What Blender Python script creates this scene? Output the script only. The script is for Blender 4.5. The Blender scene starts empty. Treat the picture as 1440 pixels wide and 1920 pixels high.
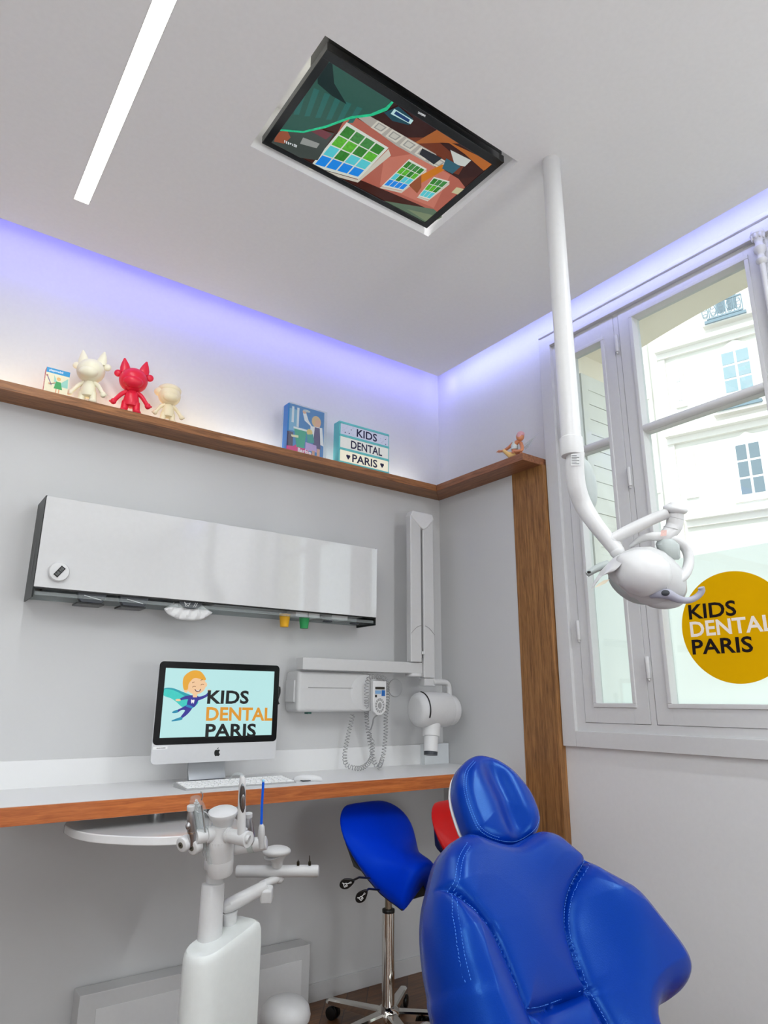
import bpy, bmesh, math, random
import numpy as np
from mathutils import Vector, Matrix
random.seed(4)
S = bpy.context.scene
COL = S.collection
PI = math.pi

# ------------------------------------------------------------------ camera
FOC = 1265.56                       # focal length in pixels of a 1440 x 1920 frame
YAW, PITCH, ROLL = 0.62585, 0.27242, 0.006514
CAM = Vector((-2.5576, -2.9717, 1.28))
_fw = Vector((math.cos(PITCH)*math.sin(YAW), math.cos(PITCH)*math.cos(YAW), math.sin(PITCH)))
_r = Vector((math.cos(YAW), -math.sin(YAW), 0)); _u = _r.cross(_fw)
CR = math.cos(ROLL)*_r + math.sin(ROLL)*_u
CU = -math.sin(ROLL)*_r + math.cos(ROLL)*_u
CF = _fw
# (helpers that turn photo positions into points use the same numbers)
cd = bpy.data.cameras.new('camera'); cam = bpy.data.objects.new('camera', cd); COL.objects.link(cam)
cd.sensor_fit = 'HORIZONTAL'; cd.sensor_width = 36; cd.lens = 36*FOC/1440; cd.clip_start = .05; cd.clip_end = 200
cam.matrix_world = Matrix(((CR.x, CU.x, -CF.x, CAM.x), (CR.y, CU.y, -CF.y, CAM.y), (CR.z, CU.z, -CF.z, CAM.z), (0, 0, 0, 1)))
S.camera = cam
S.view_settings.view_transform = 'Standard'; S.view_settings.look = 'None'
S.view_settings.gamma = 1; S.view_settings.use_curve_mapping = False
S.view_settings.exposure = 0.0

def ray(x, y): return CR*((x-720)/FOC) - CU*((y-960)/FOC) + CF
def at(x, y, ax, val):              # photo position -> point on the plane axis=val
    d = ray(x, y); return CAM + d*((val-CAM[ax])/d[ax])
def D(x, y, dep): return CAM + ray(x, y)*dep      # photo position at a distance
def onplane(x, y, p0, n):
    d = ray(x, y); return CAM + d*((p0-CAM).dot(n)/d.dot(n))

# ------------------------------------------------------------------ world and lights
w = bpy.data.worlds.new('sky'); S.world = w; w.use_nodes = True
w.node_tree.nodes['Background'].inputs[0].default_value = (.86, .93, 1, 1)
w.node_tree.nodes['Background'].inputs[1].default_value = 2.1

def lamp(name, kind, loc, energy, color=(1, 1, 1), size=(1, 1), rot=None, spread=None):
    l = bpy.data.lights.new(name, kind); l.energy = energy; l.color = color
    o = bpy.data.objects.new(name, l); COL.objects.link(o); o.location = loc
    if kind == 'AREA':
        l.shape = 'RECTANGLE'; l.size, l.size_y = size
        if spread: l.spread = spread
    if rot: o.rotation_euler = rot
    return o
sun = lamp('sun', 'SUN', (-6, 0, 12), 2.6, (1, .97, .92)); sun.rotation_euler = (0.25, math.radians(-48), 0); sun.data.angle = .02
po = lamp('window_portal', 'AREA', (.2, -1.97, 2.16), 1, size=(2.0, 2.1), rot=(0, math.radians(90), 0)); po.data.cycles.is_portal = True
# unseen point lights added behind the camera to fill ceiling and walls
lamp('room_fill_light', 'POINT', (-3.5, -4.2, 1.3), 60, (.94, .98, 1)).data.shadow_soft_size = .3
lamp('room_fill_light', 'POINT', (-.9, -4.9, 1.3), 54, (.94, .98, 1)).data.shadow_soft_size = .3
LW = (.93, .98, 1)
# glow of the ceiling slot, then two unseen strips added as room fill
lamp('ceiling_area_light', 'AREA', (-2.22, -2.0, 3.16), 20, LW, (.06, 3.0), (0, 0, 0))
lamp('ceiling_area_light', 'AREA', (-.6, -3.2, 3.15), 32, LW, (.06, 1.5), (0, 0, 0))
lamp('ceiling_area_light', 'AREA', (-3.4, -3.2, 3.15), 32, LW, (.06, 1.5), (0, 0, 0))
# blue cove lighting hidden in the gap round the dropped ceiling
BL = (.27, .26, 1)
lamp('cove_light', 'AREA', (-2.1, -.145, 3.215), 7.5, BL, (4.2, .02), (math.radians(78), 0, 0))
lamp('cove_light', 'AREA', (-.115, -2.5, 3.215), 9, (.42, .46, 1), (.02, 4.8), (0, math.radians(-80), 0))
# small lamps inside the television recess
lamp('recess_light', 'AREA', (-1.36, -1.125, 3.37), .9, (1, 1, 1), (.6, .02), (math.radians(25), 0, 0))
lamp('recess_light', 'AREA', (-1.008, -1.33, 3.37), .6, (1, 1, 1), (.02, .35), (0, math.radians(-25), 0))
lamp('recess_light', 'AREA', (-1.797, -1.40, 3.22), .35, (1, .98, .85), (.01, .3), (0, PI, 0))  # added to brighten the dark gap left of the set
# warm strip lying along the back of the picture shelf
lamp('shelf_light', 'AREA', (-2.05, -.045, 2.497), .8, (1, .8, .45), (1.3, .02), (math.radians(160), 0, 0))
lamp('shelf_light', 'AREA', (-.9, -.045, 2.497), 1.0, (1, .98, .93), (1.5, .02), (math.radians(160), 0, 0))

# ------------------------------------------------------------------ materials
def lin(c):
    if isinstance(c, (int, float)): c = (c, c, c)
    o = []
    for v in c:
        v = v/255; o.append(v/12.92 if v <= .04045 else ((v+.055)/1.055)**2.4)
    return (*o, 1)
_mats = {}
def mat(name, col=(200, 200, 200), rough=.5, metal=0, coat=0, emit=0, bump=0, bscale=60, vary=.03, spec=.5, trans=0, alpha=1, ior=1.45):
    if name in _mats: return _mats[name]
    m = bpy.data.materials.new(name); m.use_nodes = True; nt = m.node_tree; p = nt.nodes['Principled BSDF']
    c = lin(col)
    p.inputs['Roughness'].default_value = rough; p.inputs['Metallic'].default_value = metal
    p.inputs['Specular IOR Level'].default_value = spec; p.inputs['IOR'].default_value = ior
    p.inputs['Coat Weight'].default_value = coat; p.inputs['Coat Roughness'].default_value = .05 if rough < .2 else .2
    p.inputs['Transmission Weight'].default_value = trans; p.inputs['Alpha'].default_value = alpha
    tc = nt.nodes.new('ShaderNodeTexCoord'); nz = nt.nodes.new('ShaderNodeTexNoise'); nz.inputs['Scale'].default_value = bscale
    nz.inputs['Detail'].default_value = 3
    nt.links.new(tc.outputs['Object'], nz.inputs['Vector'])
    mx = nt.nodes.new('ShaderNodeMix'); mx.data_type = 'RGBA'
    mx.inputs['A'].default_value = tuple(x*(1-vary) for x in c[:3])+(1,); mx.inputs['B'].default_value = tuple(min(1, x*(1+vary)) for x in c[:3])+(1,)
    nt.links.new(nz.outputs['Fac'], mx.inputs['Factor'])
    if emit:
        p.inputs['Base Color'].default_value = (0, 0, 0, 1)
        nt.links.new(mx.outputs['Result'], p.inputs['Emission Color']); p.inputs['Emission Strength'].default_value = emit
    else: nt.links.new(mx.outputs['Result'], p.inputs['Base Color'])
    if bump:
        b = nt.nodes.new('ShaderNodeBump'); b.inputs['Strength'].default_value = bump; b.inputs['Distance'].default_value = .002
        nt.links.new(nz.outputs['Fac'], b.inputs['Height']); nt.links.new(b.outputs['Normal'], p.inputs['Normal'])
    _mats[name] = m; return m
def wood(name, a, b, stretch, rough=.45, scale=9, c3=None):
    m = bpy.data.materials.new(name); m.use_nodes = True; nt = m.node_tree; p = nt.nodes['Principled BSDF']
    tc = nt.nodes.new('ShaderNodeTexCoord'); mp = nt.nodes.new('ShaderNodeMapping'); mp.inputs['Scale'].default_value = stretch
    nt.links.new(tc.outputs['Object'], mp.inputs['Vector'])
    n1 = nt.nodes.new('ShaderNodeTexNoise'); n1.inputs['Scale'].default_value = scale; n1.inputs['Detail'].default_value = 6; n1.inputs['Distortion'].default_value = 1.1
    n2 = nt.nodes.new('ShaderNodeTexNoise'); n2.inputs['Scale'].default_value = scale*7; n2.inputs['Detail'].default_value = 3
    nt.links.new(mp.outputs[0], n1.inputs['Vector']); nt.links.new(mp.outputs[0], n2.inputs['Vector'])
    ad = nt.nodes.new('ShaderNodeMath'); ad.operation = 'MULTIPLY_ADD'; ad.inputs[1].default_value = .45
    nt.links.new(n2.outputs['Fac'], ad.inputs[0]); nt.links.new(n1.outputs['Fac'], ad.inputs[2])
    cr = nt.nodes.new('ShaderNodeValToRGB'); cr.color_ramp.elements[0].position = .5; cr.color_ramp.elements[0].color = lin(a)
    cr.color_ramp.elements[1].position = .95; cr.color_ramp.elements[1].color = lin(b)
    nt.links.new(ad.outputs[0], cr.inputs[0]); nt.links.new(cr.outputs[0], p.inputs['Base Color'])
    p.inputs['Roughness'].default_value = rough
    return m
WHITE = mat('painted_white', 204, .5)
CEIL = mat('ceiling_paint', 240, .8)
WALL = mat('wall_laminate', 200, .42, vary=.01)
WALLU = mat('wall_paint', 214, .7)
PLAST = mat('white_plastic', 212, .32)
PLASTG = mat('grey_white_plastic', 198, .35)
COOLGREY = mat('cool_grey_plastic', (178, 186, 184), .4)  # slightly darker, cooler grey than the white plastics
GLOSSW = mat('gloss_white_front', 208, .06, coat=1)
BLACK = mat('black_plastic', 14, .3)
BLACKM = mat('matt_black', 10, .6)
DGREY = mat('dark_grey_plastic', (52, 56, 62), .4)
CHROME = mat('chrome', (225, 222, 215), .06, metal=1)
STEEL = mat('brushed_steel', (180, 180, 182), .28, metal=1)
WOODX = wood('oiled_wood_along_x', (110, 68, 34), (168, 112, 66), (.5, 9, 9))
WOODY = wood('oiled_wood_along_y', (108, 66, 40), (164, 108, 72), (9, .5, 9))
WOODZ = wood('oiled_wood_along_z', (104, 66, 32), (164, 116, 66), (9, 9, .5))
LEATHER = mat('blue_leather', (0, 40, 134), .27, spec=.6, bump=.12, bscale=420, vary=.06)
STITCH = mat('blue_thread', (70, 130, 215), .6)
SEATB = mat('stool_blue_vinyl', (0, 50, 196), .33, spec=.16, bump=.1, bscale=500)
for _m in (LEATHER, SEATB): _m.node_tree.nodes['Principled BSDF'].inputs['Specular Tint'].default_value = (.18, .55, 1, 1)
SEATR = mat('stool_red_vinyl', (176, 8, 8), .36, spec=.25, bump=.1, bscale=500)

def glassmat():
    m = bpy.data.materials.new('clear_pane'); m.use_nodes = True; nt = m.node_tree; nt.nodes.clear()
    o = nt.nodes.new('ShaderNodeOutputMaterial'); t = nt.nodes.new('ShaderNodeBsdfTransparent'); g = nt.nodes.new('ShaderNodeBsdfGlossy'); g.inputs['Roughness'].default_value = .02
    t.inputs[0].default_value = (.95, .985, .97, 1)
    x = nt.nodes.new('ShaderNodeMixShader'); x.inputs[0].default_value = .06
    nt.links.new(t.outputs[0], x.inputs[1]); nt.links.new(g.outputs[0], x.inputs[2]); nt.links.new(x.outputs[0], o.inputs[0]); return m
GLASS = glassmat()
def clearmat(name, col, f=.25):
    m = bpy.data.materials.new(name); m.use_nodes = True; nt = m.node_tree; nt.nodes.clear()
    o = nt.nodes.new('ShaderNodeOutputMaterial'); t = nt.nodes.new('ShaderNodeBsdfTransparent'); g = nt.nodes.new('ShaderNodeBsdfPrincipled')
    g.inputs['Base Color'].default_value = lin(col); g.inputs['Roughness'].default_value = .08
    t.inputs[0].default_value = (.93, .95, .95, 1)
    x = nt.nodes.new('ShaderNodeMixShader'); x.inputs[0].default_value = f
    nt.links.new(t.outputs[0], x.inputs[1]); nt.links.new(g.outputs[0], x.inputs[2]); nt.links.new(x.outputs[0], o.inputs[0]); return m
CLEAR = clearmat('clear_acrylic', (225, 230, 230), .13)
WRAP = clearmat('clear_wrapping_film', (225, 228, 230), .5)
def filmmat(name, col, tr=.7):
    m = bpy.data.materials.new(name); m.use_nodes = True; nt = m.node_tree; nt.nodes.clear()
    o = nt.nodes.new('ShaderNodeOutputMaterial'); t = nt.nodes.new('ShaderNodeBsdfTranslucent'); g = nt.nodes.new('ShaderNodeBsdfDiffuse')
    nz = nt.nodes.new('ShaderNodeTexNoise'); nz.inputs['Scale'].default_value = 3
    mx = nt.nodes.new('ShaderNodeMix'); mx.data_type = 'RGBA'; c = lin(col); mx.inputs['A'].default_value = tuple(v*.97 for v in c[:3])+(1,); mx.inputs['B'].default_value = c
    nt.links.new(nz.outputs['Fac'], mx.inputs['Factor'])
    nt.links.new(mx.outputs['Result'], t.inputs[0]); nt.links.new(mx.outputs['Result'], g.inputs[0])
    x = nt.nodes.new('ShaderNodeMixShader'); x.inputs[0].default_value = tr
    nt.links.new(g.outputs[0], x.inputs[1]); nt.links.new(t.outputs[0], x.inputs[2]); nt.links.new(x.outputs[0], o.inputs[0]); return m
FROST = filmmat('frosted_film', (252, 255, 255), .85)
YELLOW = filmmat('yellow_decal', (224, 168, 8), .35)
DECALK = filmmat('black_decal', (38, 32, 34), .1)
DECALW = filmmat('white_decal', (255, 255, 255), .3)

# ------------------------------------------------------------------ mesh helpers
_wloc = {}
def tag(o, label=None, cat=None, group=None, kind=None):
    if label: o['label'] = label
    if cat: o['category'] = cat
    if group: o['group'] = group
    if kind: o['kind'] = kind
    return o
def thing(name, loc, label, cat, group=None, kind=None):
    o = bpy.data.objects.new(name, None); o.empty_display_size = .05; COL.objects.link(o); o.location = loc
    _wloc[o] = Vector(loc); return tag(o, label, cat, group, kind)
class MB:
    def __init__(s): s.bm = bmesh.new(); s.mats = []; s.m = 0; s.wn = False
    def use(s, m):
        if m not in s.mats: s.mats.append(m)
        s.m = s.mats.index(m); return s
    def _v(s, p, M): return s.bm.verts.new(M @ Vector(p) if M else Vector(p))
    def face(s, vs):
        try: f = s.bm.faces.new(vs); f.material_index = s.m; return f
        except ValueError: return None
    def poly(s, pts, M=None): return s.face([s._v(p, M) for p in pts])
    _n = 0
    def box(s, a, b, M=None, bev=0, seg=2):
        MB._n += 1; e = (MB._n % 7)*4e-5        # no two overlapping boxes share a face plane
        a, b = [min(p, q)-e for p, q in zip(a, b)], [max(p, q)+e for p, q in zip(a, b)]
        vs = [s._v((x, y, z), M) for x in (a[0], b[0]) for y in (a[1], b[1]) for z in (a[2], b[2])]
        fs = [s.face([vs[i] for i in q]) for q in ((0, 1, 3, 2), (4, 6, 7, 5), (0, 4, 5, 1), (2, 3, 7, 6), (0, 2, 6, 4), (1, 5, 7, 3))]
        if bev:
            s.wn = True
            es = list({e for f in fs for e in f.edges})
            r = bmesh.ops.bevel(s.bm, geom=es, offset=bev, segments=seg, affect='EDGES', profile=.5)
            for f in r['faces']: f.material_index = s.m
        return s
    def loft(s, rings, M=None, caps=True, closed=True):
        R = [[s._v(p, M) for p in r] for r in rings]; n = len(R[0])
        for a, b in zip(R, R[1:]):
            for i in range(n if closed else n-1): s.face((a[i], a[(i+1) % n], b[(i+1) % n], b[i]))
        if caps: s.face(R[0][::-1]); s.face(R[-1])
        return s
    def tube(s, pts, rad, seg=16, M=None, caps=True, flat=1, up=None):
        pts = [Vector(p) for p in pts]; n = len(pts)
        if isinstance(rad, (int, float)): rad = [rad]*n
        T = [(pts[min(i+1, n-1)]-pts[max(i-1, 0)]).normalized() for i in range(n)]
        u = Vector(up) if up else (Vector((0, 0, 1)) if abs(T[0].z) < .9 else Vector((1, 0, 0)))
        rings = []
        for p, t, r in zip(pts, T, rad):
            u = (u-t*u.dot(t)).normalized(); v = t.cross(u)
            rings.append([p+(u*math.cos(2*PI*k/seg)*flat+v*math.sin(2*PI*k/seg))*r for k in range(seg)])
        return s.loft(rings, M, caps)
    def lathe(s, prof, M=None, seg=32):
        return s.loft([[(r*math.cos(2*PI*k/seg), r*math.sin(2*PI*k/seg), z) for k in range(seg)] for r, z in prof], M)
    def cyl(s, a, b, r, r2=None, seg=24, bev=0):
        a, b = Vector(a), Vector(b)
        if r2 is None: r2 = r
        if bev:
            d = (b-a).normalized(); return s.tube([a, a+d*bev*.3, a+d*bev, b-d*bev, b-d*bev*.3, b], [r-bev, r-bev*.3, r, r2, r2-bev*.3, r2-bev], seg)
        return s.tube([a, b], [r, r2], seg)
    def ball(s, c, r, M=None, seg=24, rings=14):
        if isinstance(r, (int, float)): r = (r, r, r)
        c = Vector(c)
        return s.loft([[c+Vector((r[0]*math.sin(t)*math.cos(2*PI*k/seg), r[1]*math.sin(t)*math.sin(2*PI*k/seg), r[2]*math.cos(t))) for k in range(seg)]
                       for t in [.02+(PI-.04)*i/rings for i in range(rings+1)]], M)
    def prism(s, pts, n, M=None):       # planar outline pushed along n
        n = Vector(n); a = [Vector(p) for p in pts]; return s.loft([a, [p+n for p in a]], M)
    def build(s, name, m=None, parent=None, smooth=40, bevel=0, subsurf=0):
        bm = s.bm
        bmesh.ops.recalc_face_normals(bm, faces=bm.faces)
        if smooth:
            for f in bm.faces: f.smooth = True
            lim = math.radians(smooth)
            for e in bm.edges: e.smooth = len(e.link_faces) != 2 or e.calc_face_angle(0) < lim
        me = bpy.data.meshes.new(name)
        co = [v.co for v in bm.verts]
        c = Vector([(min(p[i] for p in co)+max(p[i] for p in co))/2 for i in range(3)])
        bmesh.ops.translate(bm, vec=-c, verts=bm.verts)
        bm.to_mesh(me); bm.free()
        for x in (s.mats or [m]): me.materials.append(x)
        o = bpy.data.objects.new(name, me); COL.objects.link(o)
        if parent is not None: o.parent = parent; o.location = c-_wloc[parent]
        else: o.location = c
        _wloc[o] = c
        if bevel:
            b = o.modifiers.new('bevel', 'BEVEL'); b.width = bevel; b.segments = 3; b.limit_method = 'ANGLE'; b.angle_limit = math.radians(50)
        if s.wn or bevel:
            n_ = o.modifiers.new('normals', 'WEIGHTED_NORMAL'); n_.keep_sharp = True
        if subsurf:
            q = o.modifiers.new('sub', 'SUBSURF'); q.levels = q.render_levels = subsurf
        return o
def basis(o, x, y, z=None):
    x = Vector(x); y = Vector(y); z = Vector(z) if z else x.cross(y); o = Vector(o)
    return Matrix(((x.x, y.x, z.x, o.x), (x.y, y.y, z.y, o.y), (x.z, y.z, z.z, o.z), (0, 0, 0, 1)))
def smoothpath(pts, k=6, closed=False):
    P = [Vector(p) for p in pts]; n = len(P); out = []
    for i in range(n if closed else n-1):
        p0, p1, p2, p3 = (P[(i-1) % n], P[i], P[(i+1) % n], P[(i+2) % n]) if closed else (P[max(i-1, 0)], P[i], P[i+1], P[min(i+2, n-1)])
        for j in range(k):
            t = j/k; out.append(.5*((2*p1)+(p2-p0)*t+(2*p0-5*p1+4*p2-p3)*t*t+(3*p1-p0-3*p2+p3)*t**3))
    if not closed: out.append(P[-1])
    return out
def lerplist(v, k):
    out = []
    for a, b in zip(v, v[1:]): out += [a+(b-a)*j/k for j in range(k)]
    return out+[v[-1]]
def textmb(mb, s, O, U, V, bold=.0, depth=.0005, N=None, fit=True, space=1):
    """letters standing on the surface at O (lower left), U = full width, V = full height"""
    cu = bpy.data.curves.new('letters', 'FONT'); cu.body = s; cu.offset = bold; cu.resolution_u = 3; cu.space_character = space
    ob = bpy.data.objects.new('letters', cu); COL.objects.link(ob)
    dg = bpy.context.evaluated_depsgraph_get(); dg.update(); me = bpy.data.meshes.new_from_object(ob.evaluated_get(dg))
    COL.objects.unlink(ob); bpy.data.objects.remove(ob); bpy.data.curves.remove(cu)
    O, U, V = Vector(O), Vector(U), Vector(V); N = Vector(N).normalized() if N else U.cross(V).normalized()
    xs = [v.co.x for v in me.vertices]; ys = [v.co.y for v in me.vertices]
    x0, x1, y0, y1 = min(xs), max(xs), min(ys), max(ys)
    vs = [mb.bm.verts.new(O+U*((v.co.x-x0)/(x1-x0))+V*((v.co.y-y0)/(y1-y0))+N*depth) for v in me.vertices]
    for p in me.polygons: mb.face([vs[i] for i in p.vertices])
    bpy.data.meshes.remove(me)
    return mb
def textpx(mb, s, bl, br, tl, ax, val, bold=.0, depth=.0006, N=(0, -1, 0), space=1):
    a, b, c = at(*bl, ax, val), at(*br, ax, val), at(*tl, ax, val)
    return textmb(mb, s, a, b-a, c-a, bold, depth, N, space=space)

# ================================================================== SETTING
T = .042        # the cladding stands this far in front of the painted walls
H = 3.17        # dropped ceiling
def struct(o): o['kind'] = 'structure'; return o
b = MB()
b.box((-4.3, -6, -.1), (.1, .1, 0)); struct(b.build('floor', None))
fl = bpy.data.objects['floor']
m = bpy.data.materials.new('oak_boards'); m.use_nodes = True; nt = m.node_tree; p = nt.nodes['Principled BSDF']
tc = nt.nodes.new('ShaderNodeTexCoord'); mp = nt.nodes.new('ShaderNodeMapping'); mp.inputs['Rotation'].default_value = (0, 0, math.radians(-52))
br = nt.nodes.new('ShaderNodeTexBrick'); br.inputs['Scale'].default_value = 1; br.inputs['Brick Width'].default_value = .6; br.inputs['Row Height'].default_value = .09
br.inputs['Color1'].default_value = lin((122, 84, 52)); br.inputs['Color2'].default_value = lin((98, 64, 40)); br.inputs['Mortar'].default_value = lin((40, 26, 18)); br.inputs['Mortar Size'].default_value = .0015
n1 = nt.nodes.new('ShaderNodeTexNoise'); n1.inputs['Scale'].default_value = 14; n1.inputs['Detail'].default_value = 6
mp2 = nt.nodes.new('ShaderNodeMapping'); mp2.inputs['Rotation'].default_value = (0, 0, math.radians(-52)); mp2.inputs['Scale'].default_value = (.6, 7, 1)
mx = nt.nodes.new('ShaderNodeMix'); mx.data_type = 'RGBA'; mx.blend_type = 'MULTIPLY'; mx.inputs['Factor'].default_value = .75
cr = nt.nodes.new('ShaderNodeValToRGB'); cr.color_ramp.elements[0].position = .3; cr.color_ramp.elements[0].color = (.35, .3, .28, 1); cr.color_ramp.elements[1].position = .7; cr.color_ramp.elements[1].color = (1.15, 1.1, 1, 1)
for a_, b_ in ((tc.outputs['Object'], mp.inputs[0]), (tc.outputs['Object'], mp2.inputs[0]), (mp.outputs[0], br.inputs[0]), (mp2.outputs[0], n1.inputs[0]), (n1.outputs['Fac'], cr.inputs[0]), (br.outputs['Color'], mx.inputs['A']), (cr.outputs[0], mx.inputs['B']), (mx.outputs['Result'], p.inputs['Base Color'])): nt.links.new(a_, b_)
p.inputs['Roughness'].default_value = .4
fl.data.materials.clear(); fl.data.materials.append(m)

# back wall: laminate cladding below, painted wall above
b = MB(); b.use(WALLU).box((-4.3, T, 0), (T+.1, T+.15, 3.5)); b.use(WALL).box((-4.3, 0, 0), (T, T, 2.445)); struct(b.build('wall_back'))
# right wall: painted wall with the window opening, cladding near the corner
WY0, WY1, WZ0, WZ1 = -.885, -3.06, 1.15, 3.17
b = MB(); b.use(WALLU)
for y0, y1, z0, z1 in ((.1, WY0, 0, 3.5), (WY1, -6, 0, 3.5), (WY0, WY1, 0, WZ0), (WY0, WY1, WZ1, 3.5)): b.box((T, y1, z0), (T+.12, y0, z1))
b.use(WALL).box((0, -.597, 0), (T, 0, 2.445)); struct(b.build('wall_right'))
b = MB(); b.box((-4.4, -6, 0), (-4.3, .1, 3.5)); struct(b.build('wall_left', WALLU))
b = MB(); b.box((-4.3, -6.1, 0), (.1, -6, 3.5)); struct(b.build('wall_front', WALLU))
# ceiling: dropped panel with recess for the television and the light slot, slab above
TV = (-1.803, -.987, -1.615, -1.104)
SL = (-2.25, -2.192, -3.5, -.45)
b = MB()
xs = sorted([-4.3, SL[0], SL[1], TV[0], TV[1], -.125]); ys = sorted([-6, SL[2], SL[3], TV[2], TV[3], -.155])
def hole(x, y): return (TV[0] < x < TV[1] and TV[2] < y < TV[3]) or (SL[0] < x < SL[1] and SL[2] < y < SL[3])
xi, yi = xs, ys
def okc(i, j): return 0 <= i < len(xi)-1 and 0 <= j < len(yi)-1 and not hole((xi[i]+xi[i+1])/2, (yi[j]+yi[j+1])/2)
for i in range(len(xi)-1):
    for j in range(len(yi)-1):
        if not okc(i, j): continue
        x0, x1, y0, y1 = xi[i], xi[i+1], yi[j], yi[j+1]
        for z in (H, H+.03): b.poly([(x0, y0, z), (x1, y0, z), (x1, y1, z), (x0, y1, z)])
        for (di, dj, p_, q_) in ((-1, 0, (x0, y0), (x0, y1)), (1, 0, (x1, y0), (x1, y1)), (0, -1, (x0, y0), (x1, y0)), (0, 1, (x0, y1), (x1, y1))):
            if not okc(i+di, j+dj): b.poly([(*p_, H), (*q_, H), (*q_, H+.03), (*p_, H+.03)])
# box lining the recess
for (x0, x1, y0, y1) in ((TV[0]-.01, TV[0], TV[2], TV[3]), (TV[1], TV[1]+.01, TV[2], TV[3]), (TV[0], TV[1], TV[2]-.01, TV[2]), (TV[0], TV[1], TV[3], TV[3]+.01)):
    b.box((x0, y0, H+.03), (x1, y1, 3.40))
b.box((-4.3, -6, 3.40), (T, T, 3.5))
struct(b.build('ceiling', CEIL, smooth=0))
b = MB(); b.box((-4.3, -.012, 0), (0, 0, .07), bev=.002); struct(b.build('baseboard_back', PLASTG))
b = MB(); b.box((-.012, -.6, 0), (0, -.012, .07), bev=.002); b.box((T-.012, -6, 0), (T, -.815, .09), bev=.002); struct(b.build('baseboard_right', PLASTG))

# wooden shelf running round the corner and the trim board below its end
sh = thing('wall_shelf', (-.06, -.06, 2.442), 'long oiled wood ledge shelf running round the corner above the grey cladding', 'shelf')
SD = .133
def mitre(pts, z0, z1, name, m):
    q = MB(); q.prism([(x, y, z0) for x, y in pts], (0, 0, z1-z0)); return q.build(name, m, sh, bevel=.0015)
mitre([(-4.29, T-.001), (T-.001, T-.001), (-SD, -SD), (-4.29, -SD)], 2.446, 2.484, 'shelf_board', WOODX)
mitre([(T-.001, T-.002), (T-.001, -.80), (-SD, -.80), (-SD, -SD-.0015)], 2.446, 2.484, 'shelf_board', WOODY)
b = MB(); b.box((-.002, -.812, 0), (T-.001, -.599, 2.4455), bev=.0012); struct(b.build('trim_1', WOODZ))

# ------------------------------------------------------------------ window
wd = thing('window_1', (T, -1.97, 1.15), 'tall white timber casement window with frosted lower panes right of the lamp pole', 'window', kind='structure')
XF = T       # front face of frames
b = MB()
# architrave with stepped moulding
def moulding(y0, y1, z0, z1):
    b.box((XF-.022, y0, z0), (XF, y1, z1), bev=.003)
moulding(-.889, -.815, 1.086, 3.165); moulding(WY1-.07, WY1, 1.086, 3.165)
moulding(WY1, -.889, 1.086, 1.154); moulding(WY1-.02, -.85, 3.10, 3.165)
b.box((XF-.034, WY1-.09, 3.155), (XF, -.82, 3.18), bev=.006)
b.box((XF-.028, WY1, 3.092), (XF-.0, -.889, 3.112), bev=.004)
struct_arch = b.build('architrave', WHITE, wd)
b = MB()   # fixed frame
for (y0, y1, z0, z1) in ((-.936, -.889, 1.154, 3.10), (WY1, WY1+.05, 1.154, 3.10), (-1.292, -1.266, 1.19, 3.09), (-2.68, -2.654, 1.19, 3.09), (WY1+.05, -.936, 1.154, 1.19), (WY1+.05, -.936, 3.088, 3.12)):
    b.box((XF-.004, y0, z0), (XF+.06, y1, z1))
b.build('fixed_frame', WHITE, wd)
def casement(y1, y0, g1, g0, zt, name='casement'):
    """y1/g1 nearer the corner (larger Y)"""
    z0, z1, gz0 = 1.192, 3.086, 1.275; x0, x1 = XF-.006, XF+.05
    c = MB()
    c.box((x0, g1, z0), (x1, y1, z1), bev=.002); c.box((x0, y0, z0), (x1, g0, z1), bev=.002)
    c.box((x0, g0, z0), (x1, g1, gz0-.0)); c.box((x0, g0, zt), (x1, g1, z1))
    co = c.build(name, WHITE, wd)
    c = MB()    # raised bead round the glass
    w_ = .018
    for a_, b_ in (((g0-w_, gz0-w_), (g1+w_, gz0)), ((g0-w_, zt), (g1+w_, zt+w_)), ((g0-w_, gz0), (g0, zt)), ((g1, gz0), (g1+w_, zt))):
        c.box((x0-.006, a_[0], a_[1]), (x0+.004, b_[0], b_[1]), bev=.003)
    c.build('glazing_bead', WHITE, co)
    c = MB(); c.tube([(x0+.008, g0, 2.466), (x0+.008, g1, 2.466)], .018, 12); c.box((x0+.01, g0, 2.447), (x1-.005, g1, 2.484)); c.build('glazing_bar', WHITE, co)
    c = MB(); c.box((XF+.03, g0, gz0), (XF+.034, g1, zt)); c.build('pane', GLASS, co)
    c = MB(); c.box((XF+.0385, g0, gz0), (XF+.0395, g1, 1.865)); c.build('frosted_film', FROST, co)
    return co
cl = casement(-.938, -1.264, -1.008, -1.190, 2.985)
cb = casement(-1.294, -1.955, -1.370, -1.897, 3.030)
casement(-1.965, -2.652, -2.03, -2.58, 3.030); casement(-2.682, -3.008, -2.76, -2.94, 2.985)
for yy, z in ((-1.279, 1.42), (-1.279, 2.26), (-1.279, 2.93), (-.937, 1.6), (-.937, 2.6)):
    b = MB(); b.cyl((XF-.012, yy, z-.045), (XF-.012, yy, z+.045), .009, seg=12, bev=.003); b.ball((XF-.012, yy, z-.05), .006, seg=10, rings=6); b.build('hinge', WHITE, wd)
b = MB()     # espagnolette rod with ornate head
ry = -1.972
b.cyl((XF-.03, ry, 1.2), (XF-.03, ry, 3.0), .011, seg=14)
b.box((XF-.012, ry-.02, 1.19), (XF, ry+.02, 3.086), bev=.003)
b.lathe([(.012, 0), (.02, .01), (.021, .02), (.014, .03), (.013, .045), (.022, .06), (.024, .075), (.016, .085), (.014, .10), (.02, .12), (.028, .135), (.024, .15), (.012, .155)], Matrix.Translation((XF-.03, ry, 2.96)), 20)
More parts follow.
